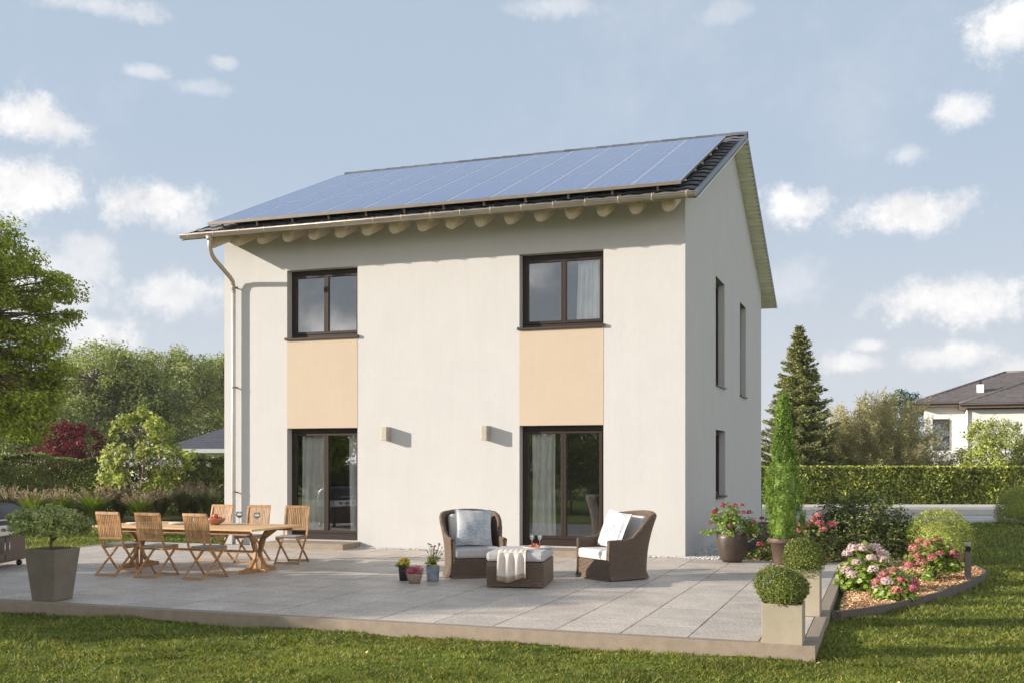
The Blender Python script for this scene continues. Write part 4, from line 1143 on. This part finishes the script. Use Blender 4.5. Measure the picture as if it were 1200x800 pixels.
def flower_heads(t, pts, petal, r, seed, n=90, psize=.020):
    g = np.random.default_rng(seed)
    for i, (x, y, z) in enumerate(pts):
        d = norm(g.normal(size=(n, 3))); k = r * g.uniform(.6, 1.15); d = d * lump(d, seed + i, .25, 6)[:, None]; d[:, 2] = np.where(d[:, 2] < -.5, -d[:, 2], d[:, 2])
        P = d * np.array([k, k, k * .72]) * g.uniform(.75, 1.05, (n, 1)) + np.array([x, y, z])
        pm = petal[i % len(petal)]
        leaves('flower_head', P, psize, pm, t, .85, d, .75, fold=.08, seed=seed * 31 + i)
def mound(name, label, cat, loc, rx, ry, h, lm, leaf, n, seed, petal=None, nheads=0, hr=.06, group=None, heads_z=.55, hp=90, ps=.02, clump=.1, wl=.7, stem_mat='stem_green', lowest=.0):
    t = thing(name, label, cat, loc, 0, group); g = np.random.default_rng(seed)
    ncl = max(18, n // 40)
    d = norm(g.normal(size=(ncl, 3))); d[:, 2] = np.abs(d[:, 2]) ; rr = g.uniform(.25, 1, ncl) ** .4 * lump(d, seed, .2)
    cc = d * rr[:, None] * np.array([rx, ry, h * .92]) + np.array([0, 0, lowest])
    idx = g.integers(0, ncl, n); q = norm(g.normal(size=(n, 3))) * g.uniform(0, 1, (n, 1)) ** .5
    P = cc[idx] + q * clump; P[:, 2] = np.maximum(P[:, 2], .01 + g.uniform(0, .03, n))
    out = norm(cc[idx]); leaves('foliage', P, leaf, lm, t, wl, norm(out * .6 + q * .4 + np.array([0, 0, .9])), .6, along=norm(out + q * .6), astr=.5, seed=seed + 1)
    m = MB()
    for c in cc[: min(ncl, 70)]: m.tube(limb_path((0, 0, 0), c, g, .05, 4), [.008, .006, .004, .003], stem_mat, 4, False)
    m.build('stems', t)
    if petal:
        pts = []; tries = 0
        while len(pts) < nheads and tries < 3000:
            tries += 1; v = norm(g.normal(size=(1, 3)))[0]; v[2] = abs(v[2])
            if v[1] > .55 and v[2] < .6: continue
            p = v * np.array([rx, ry, h]) * g.uniform(.92, 1.12) + np.array([0, 0, lowest])
            if p[2] < h * heads_z * .6 + lowest * .5: continue
            if all(np.linalg.norm(p - np.array(o)) > hr * 1.55 for o in pts): pts.append(tuple(p))
        flower_heads(t, pts, petal, hr, seed + 50, hp, ps)
    return t

def pots():
    # tall brown pot of dark red flowers by the house corner
    t = thing('round_pot', 'glossy dark brown ribbed round pot by the house corner', 'pot', (.86, -.58, .003))
    pr = [(0, 0), (.145, 0), (.165, .03)]
    for i in range(14):
        z = .04 + i * .027; f = z / .45; r = .165 + .085 * math.sin(min(1, f * 1.25) * math.pi / 2) - .018 * max(0, f - .8) * 5 * .3; pr += [(r, z), (r + .004, z + .012)]
    pr += [(.235, .425), (.245, .44), (.24, .455), (.215, .455), (.21, .40), (0, .40)]
    m = MB(); m.lathe(pr, 'pot_brown', 36); m.build('pot', t); s = MB(); s.lathe([(0, 0), (.208, 0)], 'soil', 24); s.build('soil', t, (0, 0, .425))
    mound('red_flowering_bush', 'bushy plant with small dark red flower heads in the round brown pot', 'plant', (.86, -.58, .43), .40, .34, .50, 'leaf_hydrangea', .05, 1500, 41, ['petal_crimson'], 16, .05, hp=60, ps=.022, clump=.1)
    # conifer in a terracotta pot
    t = thing('round_pot', 'brown terracotta pot with thick rim holding the columnar conifer', 'pot', (1.68, -.70, .003))
    m = MB(); m.lathe([(0, 0), (.15, 0), (.155, .01), (.205, .33), (.235, .335), (.245, .35), (.245, .40), (.235, .415), (.205, .415), (.20, .37), (0, .37)], 'pot_terracotta', 36); m.build('pot', t)
    s = MB(); s.lathe([(0, 0), (.2, 0)], 'soil', 24); s.build('soil', t, (0, 0, .385))
    t = thing('columnar_conifer', 'tall narrow bright green conifer standing in the terracotta pot', 'conifer', (1.68, -.70, .38)); g = np.random.default_rng(6)
    m = MB(); m.tube([(0, 0, 0), (.01, 0, 1.1), (0, .01, 2.1)], [.035, .02, .006], 'bark', 8); m.build('trunk', t)
    ncl = 560; z = g.uniform(0, 1, ncl) ** .9 * 2.24; rad = .29 * np.minimum(1, (.65 + z * 1.1)) * np.clip((2.36 - z) / 1.7, 0, 1) ** .85 
    th = g.uniform(0, 6.283, ncl); rad = rad * (1 + .15 * np.sin(th * 3 + z * 2.4) + .10 * np.sin(th * 5 - z * 4)) * g.uniform(.6, 1.05, ncl)
    cc = np.stack([np.cos(th) * rad, np.sin(th) * rad, z], 1); per = 62
    idx = np.repeat(np.arange(ncl), per); q = g.normal(size=(len(idx), 3)) * np.array([.019, .019, .05])
    P = cc[idx] + q; out = np.stack([np.cos(th), np.sin(th), 0 * th], 1)[idx]
    leaves('foliage', P, .030, 'needle_column', t, .45, norm(q * 40 + out * .6), .6, along=norm(np.stack([out[:, 0] * .35, out[:, 1] * .35, np.ones(len(P))], 1)), astr=.55, seed=7)
    c = MB(); c.lathe([(.001, .05), (.18, .1), (.17, .9), (.08, 1.6), (.01, 2.1)], 'needle_column', 14); c.build('inner_growth', t)
    # three small pots
    t = thing('flower_pot', 'tall dark woven pot of yellow flowers, left of the three small pots', 'flower pot', (-2.97, -4.76, .003))
    lathe_obj('pot', [(0, 0), (.058, 0), (.075, .19), (.08, .20), (.074, .205), (.066, .17), (0, .17)], 'pot_black', (0, 0, 0), t)
    mound('yellow_flowers', 'low yellow flowers in the dark woven pot', 'flowers', (-2.97, -4.76, .18), .085, .085, .12, 'leaf_lime', .035, 260, 51, ['petal_yellow'], 15, .022, hp=26, ps=.02, clump=.03)
    t = thing('flower_pot', 'low brown bowl pot of pink heather in the middle of three', 'flower pot', (-2.70, -5.00, .003))
    lathe_obj('pot', [(0, 0), (.075, 0), (.105, .11), (.11, .125), (.10, .13), (.09, .10), (0, .10)], 'pot_tan', (0, 0, 0), t)
    h = thing('heather', 'dense pink heather growing in the low brown bowl pot', 'plant', (-2.70, -5.00, .11)); g = np.random.default_rng(9)
    n = 130; d = norm(np.stack([g.normal(size=n), g.normal(size=n), np.abs(g.normal(size=n)) + .5], 1)); L = g.uniform(.10, .165, n)
    idx = np.repeat(np.arange(n), 26); tt = g.uniform(.25, 1, len(idx)); P = d[idx] * (L[idx] * tt)[:, None] * np.array([1, 1, .9]) + g.normal(size=(len(idx), 3)) * .004
    lo = tt < .42
    leaves('foliage', P[lo], .014, 'leaf_box', h, .4, seed=3); leaves('blossom', P[~lo], .015, 'petal_heather', h, .6, seed=4)
    t = thing('flower_pot', 'blue-grey cylindrical pot with thin dark buds beside the wicker armchair', 'flower pot', (-2.585, -4.66, .003))
    lathe_obj('pot', [(0, 0), (.078, 0), (.083, .02), (.092, .195), (.094, .20), (.086, .205), (.08, .17), (0, .17)], 'pot_blue', (0, 0, 0), t)
    t = mound('budding_plant', 'thin green stems with plum buds rising from the blue-grey pot', 'plant', (-2.585, -4.66, .18), .10, .10, .20, 'leaf_lime', .03, 330, 53, None, 0, clump=.03)
    g = np.random.default_rng(12); m = MB(); pts = []
    for i in range(15):
        a = g.uniform(0, 6.28); r_ = g.uniform(.03, .13); hh = g.uniform(.16, .33); p = (r_ * math.cos(a), r_ * math.sin(a), hh); m.tube([(0, 0, 0), (p[0] * .5, p[1] * .5, hh * .55), p], .003, 'stem_green', 4); pts.append(p)
    m.build('tall_stems', t); flower_heads(t, pts, ['petal_plum'], .014, 88, 26, .014)
pots()

# ------------------------------------------------------------------ flower bed planting
zb = -.05
mound('hydrangea', 'large hydrangea with pale pink mophead flowers beside the planters', 'hydrangea', (2.96, -3.35, zb), .34, .30, .60, 'leaf_hydrangea', .085, 1700, 61, ['petal_pink'], 19, .088, hp=210, ps=.022, clump=.12)
mound('hydrangea', 'small hydrangea with deep pink and red flowers at the bed front', 'hydrangea', (3.30, -4.22, zb), .24, .20, .34, 'leaf_hydrangea', .07, 560, 62, ['petal_red', 'petal_pink', 'petal_red', 'petal_coral'], 12, .078, hp=190, ps=.022, clump=.1)
mound('hydrangea', 'coral red hydrangea in front of the round clipped bush', 'hydrangea', (3.84, -1.75, zb), .36, .30, .58, 'leaf_hydrangea', .08, 1000, 63, ['petal_coral', 'petal_red', 'petal_coral'], 20, .078, hp=180, ps=.023, clump=.12)
ball_plant('round_bush', 'round light green clipped bush behind the coral hydrangea', (4.05, 1.6, -.18), .54, 'leaf_box_light', .035, 11000, 64, .95, .06, .8)
mound('dark_shrub', 'loose dark green shrub with pale leaf tips behind the pink hydrangea', 'shrub', (2.75, 1.7, zb), 1.0, .8, 1.22, 'leaf_shrub', .06, 13000, 65, None, 0, clump=.16, wl=.55)
mound('red_bush', 'loose bush with large red flowers right of the potted conifer', 'bush', (2.10, .55, zb), .42, .35, .72, 'leaf_shrub', .07, 900, 66, ['petal_coral', 'petal_red'], 10, .075, hp=120, ps=.03, clump=.12)
mound('red_bush', 'loose bush with crimson flowers between the two brown pots', 'bush', (1.22, .65, zb), .42, .35, .74, 'leaf_shrub', .06, 1000, 67, ['petal_crimson'], 14, .06, hp=90, ps=.026, clump=.12)
mound('low_fern', 'low bright green fern tuft on the mulch behind the pots', 'plant', (1.22, .22, zb), .24, .12, .2, 'leaf_hedge', .05, 350, 68, None, 0, clump=.06)
def bollard():
    t = thing('bollard_light', 'short grey square bollard light in the mulch near the bed edging', 'light', (4.28, -1.62, zb))
    m = MB(); m.box(-.042, .042, -.042, .042, 0, .40, 'bollard'); m.build('post', t, bevel=.005)
    m = MB(); m.box(-.034, .034, -.034, .034, .402, .47, 'dark_glass'); m.build('lens', t)
    m = MB(); m.box(-.044, .044, -.044, .044, .472, .53, 'bollard'); m.build('cap', t, bevel=.005)
bollard()

# ------------------------------------------------------------------ behind: road, hedges, houses, trees
def strip(name, t0, t1, z, matn, u0=-500, u1=2200):
    q = []
    for (u, t) in ((u0, t0), (u1, t0), (u1, t1), (u0, t1)): p = at(u, 540, t); q.append((p[0], p[1]))
    m = MB(); m.prism(q, -.3, z, matn); struct(m.build(name))
strip('driveway', 29.6, 32.6, -.055, 'paving', 893, 2100); strip('road', 32.65, 37.0, -.07, 'asphalt', 893, 2100); strip('pavement', 37.05, 39.2, .02, 'paving', 893, 2100)

def hedge(label, u0, u1, t0, t1, ztop, lm, depth, seed, leaf, n, wob=.0, z0=-.12, cat='hedge'):
    a = Vector(at(u0, 540, t0)); b = Vector(at(u1, 540, t1)); a.z = b.z = z0; d = b - a; L = d.length; ang = math.atan2(d.y, d.x)
    t = thing('hedge', label, cat, a, ang); g = np.random.default_rng(seed); H = ztop - z0
    m = MB(); m.box(.1, L - .1, .12, depth - .12, 0, H - .14 - wob, lm); m.build('inner_growth', t)
    k = g.uniform(0, 1, n); front = k < H / (H + depth * .7)
    X = g.uniform(0, L, n); Z = np.where(front, g.uniform(0, H, n), H); Y = np.where(front, 0, g.uniform(0, depth, n))
    top = wob * (np.sin(X * 1.1 + seed) * .5 + np.sin(X * 2.7) * .3 + np.sin(X * 6.1 + 1) * .2)
    dent = .05 * np.sin(X * 3.3 + Z * 2) * np.sin(Z * 4 + X) + wob * .5 * np.sin(X * 1.9 + Z * 3)
    Z = Z * (1 + top / H) + g.normal(size=n) * .02 - np.where(front, 0, g.uniform(0, .06, n)); Y = Y + dent * front + g.uniform(-.01, .12, n) * front
    nb = np.where(front[:, None], np.array([0, -1., .25]), np.array([0, 0, 1.]))
    leaves('foliage', np.stack([X, Y, Z], 1), leaf, lm, t, .62, nb, .4, seed=seed)
    return t
hedge('long clipped glossy green hedge behind the road right of the house', 880, 1320, 40.2, 40.2, 1.39, 'leaf_hedge_bright', .9, 71, .13, 26000)
hedge('long dark loose hedge behind the ornamental grasses left of the house', -160, 300, 33.6, 33.6, 1.74, 'leaf_hedge', 1.1, 72, .07, 60000, .16)

ball_plant('round_bush', 'large smooth domed bush on the lawn beside the driveway', (*at(1203, 540, 29.6)[:2], -.12), .80, 'leaf_box_light', .045, 15000, 73, 1.0, .03, .35)

tree('young_tree', 'small lime green multi-stem tree with white blossoms in front of the hedge', 'tree', (*at(165, 540, 31)[:2], -.12), 3.05, .5, 1.2, 'leaf_lime', .15, 62, 44, .22, .8, 'bark_pale', 81, .05, amp=.65, shell=.3, up=.2)
def blossoms():
    g = np.random.default_rng(4); c = np.array(at(172, 540, 31)); 
    root = [o for o in C.objects if o.name == 'young_tree'][0]
    d = norm(g.normal(size=(90, 3))); P = d * np.array([1.3, 1.3, 1.2]) * g.uniform(.6, .9, (90, 1)) + np.array([0, 0, 1.75])
    leaves('blossom', np.repeat(P[:45], 7, 0) + g.normal(size=(315, 3)) * .05, .07, 'blossom_white', root, .8, seed=5)
blossoms()
tree('red_leaf_bush', 'dark red leaved shrub rising above the left hedge', 'bush', (*at(80, 540, 38)[:2], -.12), 3.2, .3, 1.6, 'leaf_red', .08, 150, 95, .25, .9, seed=82, trunk_r=.06, amp=.6, shell=.2)
tree('hornbeam_tree', 'large green deciduous tree at the left edge of the picture', 'tree', (*at(-65, 540, 24)[:2], -.12), 7.7, 1.3, 3.55, 'leaf_hornbeam', .09, 560, 185, .44, .45, seed=83, trunk_r=.19, nl=22, amp=.35, shell=.25, up=.35, rz_=3.5)
tree('shade_tree', 'dense dark tree low at the left edge behind the hedge', 'tree', (*at(20, 540, 44)[:2], -.12), 4.6, .4, 3.4, 'leaf_far_dark', .13, 190, 90, .6, .7, seed=84, trunk_r=.14, amp=.3, shell=.3)
bgt = [(120, 72, 10.2, 5.4, 'leaf_far', 85, 'tall rounded tree in the distance behind the red shrub'), (205, 84, 11.2, 5.6, 'leaf_far', 86, 'tall rounded tree in the distance just left of the house wall'),
       (150, 72, 8.6, 4.6, 'leaf_far_dark', 87, 'darker green tree standing before the tall distant trees'), (262, 90, 11.0, 5.5, 'leaf_far', 88, 'pale green distant tree partly hidden by the left house wall'), (60, 90, 9.0, 5.0, 'leaf_far', 89, 'distant tree glimpsed behind the big hornbeam crown')]
for (u, t_, H, r_, lm, sd_, lab) in bgt:
    tree('deciduous_tree', lab, 'tree', (*at(u, 540, t_)[:2], -.12), H, .8, r_, lm, .21, 230, 100, 1.0, .75, seed=sd_, trunk_r=.25, amp=.3, shell=.35, group='distant trees left of the house')

def spruce():
    t = thing('spruce_tree', 'tall dark conical spruce rising behind the hedge beside the house', 'tree', (*at(937, 540, 48)[:2], -.12)); g = np.random.default_rng(91); H = 8.0
    m = MB(); m.tube([(0, 0, 0), (0, 0, H * .5), (0.03, 0, H - .1)], [.16, .09, .015], 'bark', 8)
    Ps = []; Ds = []; z = .5
    while z < H - .15:
        f = 1 - z / H; Rr = 2.65 * f ** .92 + .05
        nb = int(7 + 11 * f)
        for k in range(nb):
            th = g.uniform(0, 6.283); L = Rr * g.uniform(.62, 1.12); zz = z + g.uniform(-.1, .1)
            dr = np.array([math.cos(th), math.sin(th), 0]); n = int(L * 46) + 10
            m.tube([(0, 0, zz), tuple(dr * L * .5 + np.array([0, 0, zz + .02])), tuple(dr * L + np.array([0, 0, zz + .12 * L - .06]))], [.018, .010, .003], 'bark', 3, False)
            s = g.uniform(.12, 1, n); c = dr[None] * (L * s)[:, None]; c[:, 2] = zz - .10 * np.sin(s * 3.1) * L * .35 + .12 * L * s ** 3
            side = np.array([-dr[1], dr[0], 0]); w = g.uniform(-1, 1, n) * (.10 + .22 * L * (1 - s) ** .7)
            c = c + side[None] * w[:, None]; c[:, 2] -= np.abs(w) * .25 - g.uniform(-.03, .05, n)
            Ps.append(c); Ds.append(norm(dr[None] * .8 + side[None] * np.sign(w)[:, None] * .6 + g.normal(size=(n, 3)) * .25))
        z += .20
    m.build('trunk', t)
    P = np.concatenate(Ps); D = np.concatenate(Ds); P = np.repeat(P, 3, 0) + g.normal(size=(len(P) * 3, 3)) * .035; D = np.repeat(D, 3, 0)
    leaves('crown', P, .15, 'needle', t, .32, None, along=D, astr=.65, seed=92)
spruce()

def willow():
    t = thing('twiggy_bush', 'broad tan and olive willow-like bush behind the right hedge', 'bush', (*at(1026, 540, 50)[:2], -.12)); g = np.random.default_rng(93)
    m = MB(); Ps = []; Ds = []
    for i in range(330):
        th = g.uniform(0, 6.283); el = g.uniform(.15, 1.5); L = g.uniform(3.7, 5.3) * (.72 + .28 * math.sin(el)) 
        d = np.array([math.cos(th) * math.cos(el) * .85, math.sin(th) * math.cos(el) * .85, math.sin(el)]); p = np.array([g.normal() * .25, g.normal() * .25, 0.]); pts = [tuple(p)]
        for k in range(5):
            d = norm((d + g.normal(size=3) * .12 + np.array([0, 0, .02]))[None])[0]; p = p + d * L / 5; pts.append(tuple(p))
        m.tube(pts, [.022, .018, .014, .010, .007, .003], 'twig', 3, False)
        A = np.array(pts); n = 320; s = g.uniform(1.2, 4.99, n); k = s.astype(int); f = (s - k)[:, None]
        c = A[k] * (1 - f) + A[k + 1] * f; Ps.append(c + g.normal(size=(n, 3)) * .10); Ds.append(np.repeat(norm((A[-1] - A[2])[None]), n, 0))
    m.build('stems', t); leaves('foliage', np.concatenate(Ps), .13, 'leaf_willow', t, .3, None, along=np.concatenate(Ds), astr=.55, seed=94)
willow()
tree('small_pine', 'dark teal tree top just above the tan bush beside the right roof', 'tree', (*at(1060, 540, 66)[:2], -.12), 6.2, 3.2, 2.0, 'leaf_teal', .14, 60, 60, .5, .6, seed=95, trunk_r=.12)
tree('leafy_shrub', 'light green leafy shrub in front of the neighbouring white house', 'shrub', (*at(1163, 540, 47)[:2], -.12), 3.75, .3, 1.65, 'leaf_box_light', .11, 130, 70, .35, .9, seed=96, trunk_r=.07, amp=.3, shell=.25)
tree('leafy_shrub', 'smaller light green shrub cut off by the right edge, beyond the hedge', 'shrub', (*at(1215, 540, 47)[:2], -.12), 3.1, .3, 1.3, 'leaf_box_light', .11, 90, 70, .35, .9, seed=97, trunk_r=.07, amp=.3, shell=.25)

def neighbour_right():
    o = at(1085, 540, 58); t = thing('neighbour_house', 'neighbouring white house with low brown hipped roofs at the right edge', 'house', (o[0], o[1], -.12), R(-2))
    # local x = picture right, y = away; rear wing then projecting front wing
    m = MB(); m.box(-.1, 9, 0, 9, 0, 4.75, 'render_neighbour'); m.box(2.0, 12, -2.2, 0, 0, 4.45, 'render_neighbour'); m.build('wall', t)
    def hip(x0, x1, y0, y1, z, h, mt, rid, ov=.7):
        x0 -= ov; x1 += ov; y0 -= ov; y1 += ov; r_ = MB(); w = (y1 - y0) / 2
        V = [(x0, y0, z), (x1, y0, z), (x1, y1, z), (x0, y1, z), (x0 + w * rid, (y0 + y1) / 2, z + h), (x1 - w * rid, (y0 + y1) / 2, z + h)]
        r_.add(V, [(0, 1, 5, 4), (1, 2, 5), (2, 3, 4, 5), (3, 0, 4), (0, 3, 2, 1)], mt)
        for i, j in ((0, 4), (1, 5), (4, 5)): r_.tube([V[i], V[j]], .07, mt, 6)
        n = 16
        for i in range(1, n):
            f = i / n; a = Vector(V[0]).lerp(Vector(V[4]), f); b = Vector(V[1]).lerp(Vector(V[5]), f); a.z += .012; b.z += .012; r_.bar(a, b, .03, .03, mt)
        r = r_.build('roof', t); f = MB(); f.box(x0 + .02, x1 - .02, y0 + .02, y1 - .02, z - .24, z - .003, 'fascia_brown'); f.build('fascia', r)
        g_ = MB(); g_.tube([(x0, y0 - .05, z - .06), (x1, y0 - .05, z - .06)], .07, 'frame_brown', 8); g_.build('gutter', r)
    hip(0, 11, 0, 9, 4.95, 1.9, 'roof_brown', .95); hip(2.2, 14.6, -2.2, 5.6, 4.75, 2.0, 'roof_brown', 1.25, .55)
    for (x0, x1, z0, z1) in ((.35, 1.2, 2.35, 4.05), (.35, 1.2, 0.9, 1.45)):
        w = MB(); w.box(x0, x1, -.06, -.002, z0, z1, 'frame_brown'); f = w.build('window', t); p = MB(); p.box(x0 + .08, x1 - .08, -.075, -.061, z0 + .08, z1 - .08, 'dark_glass'); p.build('pane', f)
    c = MB(); c.box(2.6, 2.95, .8, 1.15, 5.3, 5.95, 'white_paint'); c.tube([(2.78, .97, 5.95), (2.78, .97, 6.15)], .06, 'frame_brown', 8); c.build('chimney', t)
    d = MB(); d.tube([(2.02, -2.27, 0), (2.02, -2.27, 4.6)], .05, 'white_paint', 8); d.build('downpipe', t)
neighbour_right()
tree('blossom_bush', 'loose white blossoming bush against the neighbouring white wall', 'bush', (*at(1090, 540, 51)[:2], -.12), 3.7, .3, 1.25, 'blossom_white', .085, 75, 42, .3, .9, seed=98, trunk_r=.05, amp=.35, shell=.2)
def neighbour_left():
    o = at(190, 540, 58); t = thing('neighbour_bungalow', 'low neighbouring bungalow with grey slate hipped roof left of the house', 'house', (o[0], o[1], -.12), R(YAW))
    m = MB(); m.box(.5, 10, 0, 6, 0, 2.2, 'render_neighbour'); m.build('wall', t)
    r_ = MB(); z = 2.42; V = [(0, -.6, z), (11, -.6, z), (11, 6.6, z), (0, 6.6, z), (2.9, 3, z + 1.35), (8, 3, z + 1.35)]
    r_.add(V, [(0, 1, 5, 4), (1, 2, 5), (2, 3, 4, 5), (3, 0, 4)], 'roof_slate')
    for i in range(1, 14): f = i / 14; a = Vector(V[0]).lerp(Vector(V[4]), f); b = Vector(V[1]).lerp(Vector(V[5]), f); r_.bar(a, b, .03, .03, 'roof_slate')
    r = r_.build('roof', t); f = MB(); f.box(.01, 10.99, -.62, 6.59, z - .22, z - .002, 'white_paint'); f.build('fascia', r)
    for k in range(4):
        w = MB(); w.box(1.2 + k * 1.5, 2.4 + k * 1.5, -.03, -.002, .6, 1.9, 'dark_glass'); w.build('window', t)
neighbour_left()

# ornamental grasses and the planting bed in front of the left hedge
def left_bed():
    q = [at(u, 540, t_)[:2] for (u, t_) in ((-250, 28.9), (262, 28.9), (275, 33.8), (-250, 33.8))]
    m = MB(); m.prism(q, -.3, -.112, 'bed_soil'); struct(m.build('planting_bed'))
left_bed()
def fountain_grass(label, u, t_, H, seed, plumes=True, lm='fern_grass', spread=.75, nb=520):
    t = thing('ornamental_grass', label, 'grass', (*at(u, 540, t_)[:2], -.1), 0, 'ornamental grasses in front of the left hedge'); g = np.random.default_rng(seed)
    def arcs(n, L0, L1, sp, w, seg=4):
        th = g.uniform(0, 6.283, n); L = g.uniform(L0, L1, n); s = g.uniform(.15, 1, n) * sp; V = []; 
        for i in range(seg + 1):
            f = i / seg; r_ = L * s * f ** 1.6; z = L * (f - .33 * s * f ** 3)
            V.append(np.stack([np.cos(th) * (r_ + .04), np.sin(th) * (r_ + .04), z], 1))
        return th, np.stack(V, 1)
    th, A = arcs(nb, H * .65, H * 1.0, spread, .01); n = len(th); seg = 4
    S = np.stack([-np.sin(th), np.cos(th), 0 * th], 1); wd = np.array([.011, .010, .008, .006, .001])
    V = np.concatenate([A - S[:, None] * wd[None, :, None], A + S[:, None] * wd[None, :, None]], 1).reshape(-1, 3)
    F = []; base = (np.arange(n) * 10)[:, None]
    F = np.concatenate([np.hstack([base + i, base + i + 5, base + i + 6, base + i + 1]) for i in range(seg)], 0)
    np_mesh('blades', V, F, lm, t)
    if plumes:
        th, A = arcs(64, H * .85, H * 1.12, spread * .95, .01)
        m = MB()
        for k in range(0, 64): m.tube([tuple(p) for p in A[k]], [.004, .004, .003, .003, .002], 'plume', 3, False)
        m.build('stalks', t)
        n = 30; s = g.uniform(2.9, 4, (64, n)); i0 = np.minimum(s.astype(int), 3); f = (s - i0)[..., None]; rows = np.arange(64)[:, None]
        P = A[rows, i0] * (1 - f) + A[rows, i0 + 1] * f; D = np.repeat(norm(A[:, 4] - A[:, 3])[:, None], n, 1)
        P = P.reshape(-1, 3) + g.normal(size=(64 * n, 3)) * .010
        leaves('plumes', P, .055, 'plume', t, .3, None, along=D.reshape(-1, 3), astr=.7, seed=seed)
for i, (u, t_, H, pl, lab) in enumerate([
        (40, 29.6, .95, True, 'bright green fountain grass with tan plumes behind the grill'), (72, 30.6, .95, True, 'fountain grass with tan plumes above the grey planter bush'),
        (108, 29.8, 1.0, True, 'widest fountain grass, its plumes arching over a dark base'), (142, 31.0, 1.1, True, 'upright brownish grass behind the first slatted chair'),
        (163, 29.7, .85, True, 'small bright fountain grass left of the young tree stem'), (187, 30.6, .95, True, 'soft feathery grass right of the young tree stem'),
        (10, 30.8, 1.0, True, 'feathery tan grass at the left picture edge'), (215, 30.2, 1.05, False, 'dark green grass clump behind the second and third slatted chairs'),
        (243, 30.0, 1.05, False, 'dark green grass clump against the left corner of the house'), (228, 31.6, 1.15, True, 'tall brownish grass in front of the hedge near the house')]):
    fountain_grass(lab, u, t_, H * 1.0, 110 + i, pl, 'fern_grass' if i in (0, 2, 4, 1) else 'dark_grass', .75 if pl else .5, 620)

# ------------------------------------------------------------------ garden outside the frame: throws the terrace shade, seen in the glass
tree('garden_tree', 'rounded leafy tree beyond the grill that shades the terrace', 'tree', (-16.0, -12.3, -.12), 4.7, .4, 2.75, 'leaf_hornbeam', .17, 420, 130, .5, .75, seed=141, trunk_r=.14, amp=.2, shell=.2, up=.3)
for x, y, H, r_, sd_, lab in [(-10.8, -29.5, 4.8, 2.6, 142, 'broad bush standing opposite the right patio door'), (-14.5, -31.5, 3.2, 2.4, 143, 'low bush to the west of the broad one opposite the right patio door'),
        (-22.5, -28.5, 1.7, 1.7, 144, 'small rounded bush opposite the left patio door'), (-26.5, -30, 2.0, 2.0, 145, 'rounded bush opposite the left patio door, farther from the camera'), (-19, -27, 1.3, 1.3, 146, 'lowest bush opposite the left patio door'),
        (-8.0, -33, 6.5, 3.0, 147, 'tallest bush opposite the right patio door')]:
    tree('garden_bush', lab, 'bush', (x, y, -.12), H, .05, r_, 'leaf_hornbeam' if sd_ % 2 else 'leaf_shrub', .15, 120, 100, .55, .8, seed=sd_, trunk_r=.06, amp=.3, shell=.2)
tree('garden_bush', 'dense dark bush on the near lawn left of the camera', 'bush', (-6.7, -15.6, -.12), 2.7, .02, 1.75, 'leaf_shrub', .07, 150, 130, .3, .9, seed=163, trunk_r=.05, amp=.25, shell=.25)
tree('garden_tree', 'wider loose tree on the lawn left of the camera', 'tree', (-22.0, -25.0, -.12), 5.6, 2.2, 3.0, 'leaf_hornbeam', .15, 130, 70, .55, .7, seed=161, trunk_r=.16, amp=.4, shell=.2)
tree('garden_tree', 'smaller loose tree on the lawn left of the camera', 'tree', (-17.5, -22.0, -.12), 6.6, 2.6, 2.4, 'leaf_hornbeam', .14, 90, 60, .45, .7, seed=162, trunk_r=.12, amp=.4, shell=.2)
for i, (x, y, H, r_) in enumerate([(-62, -52, 8, 6), (-50, -60, 7, 6), (-38, -62, 9, 6), (-26, -62, 7, 6), (-72, -42, 8, 6)]):
    tree('garden_tree', ['distant tree across the garden, farthest from the house', 'low distant tree across the garden', 'tallest distant tree across the garden', 'distant tree across the garden nearest the lawn', 'distant tree across the garden beyond the grill'][i], 'tree', (x, y, -.12), H, .5, r_, 'leaf_far_dark', .4, 90, 50, 1.3, .7, seed=150 + i, trunk_r=.2)

# ------------------------------------------------------------------ light summer haze
def haze():
    m = bpy.data.materials.new('haze'); m.use_nodes = True; t = NT(m.node_tree)
    t.n.remove(t.n['Principled BSDF']); v = t.node('ShaderNodeVolumePrincipled'); v.inputs['Color'].default_value = (.97, .97, .97, 1)
    v.inputs['Density'].default_value = .0003; v.inputs['Anisotropy'].default_value = .2
    t.link(v.outputs[0], t.n['Material Output'].inputs['Volume']); MATS['haze'] = m
    b = MB(); b.box(-110, 60, -90, 110, -1.2, 13.5, 'haze'); o = b.build('haze'); o['kind'] = 'stuff'
haze()
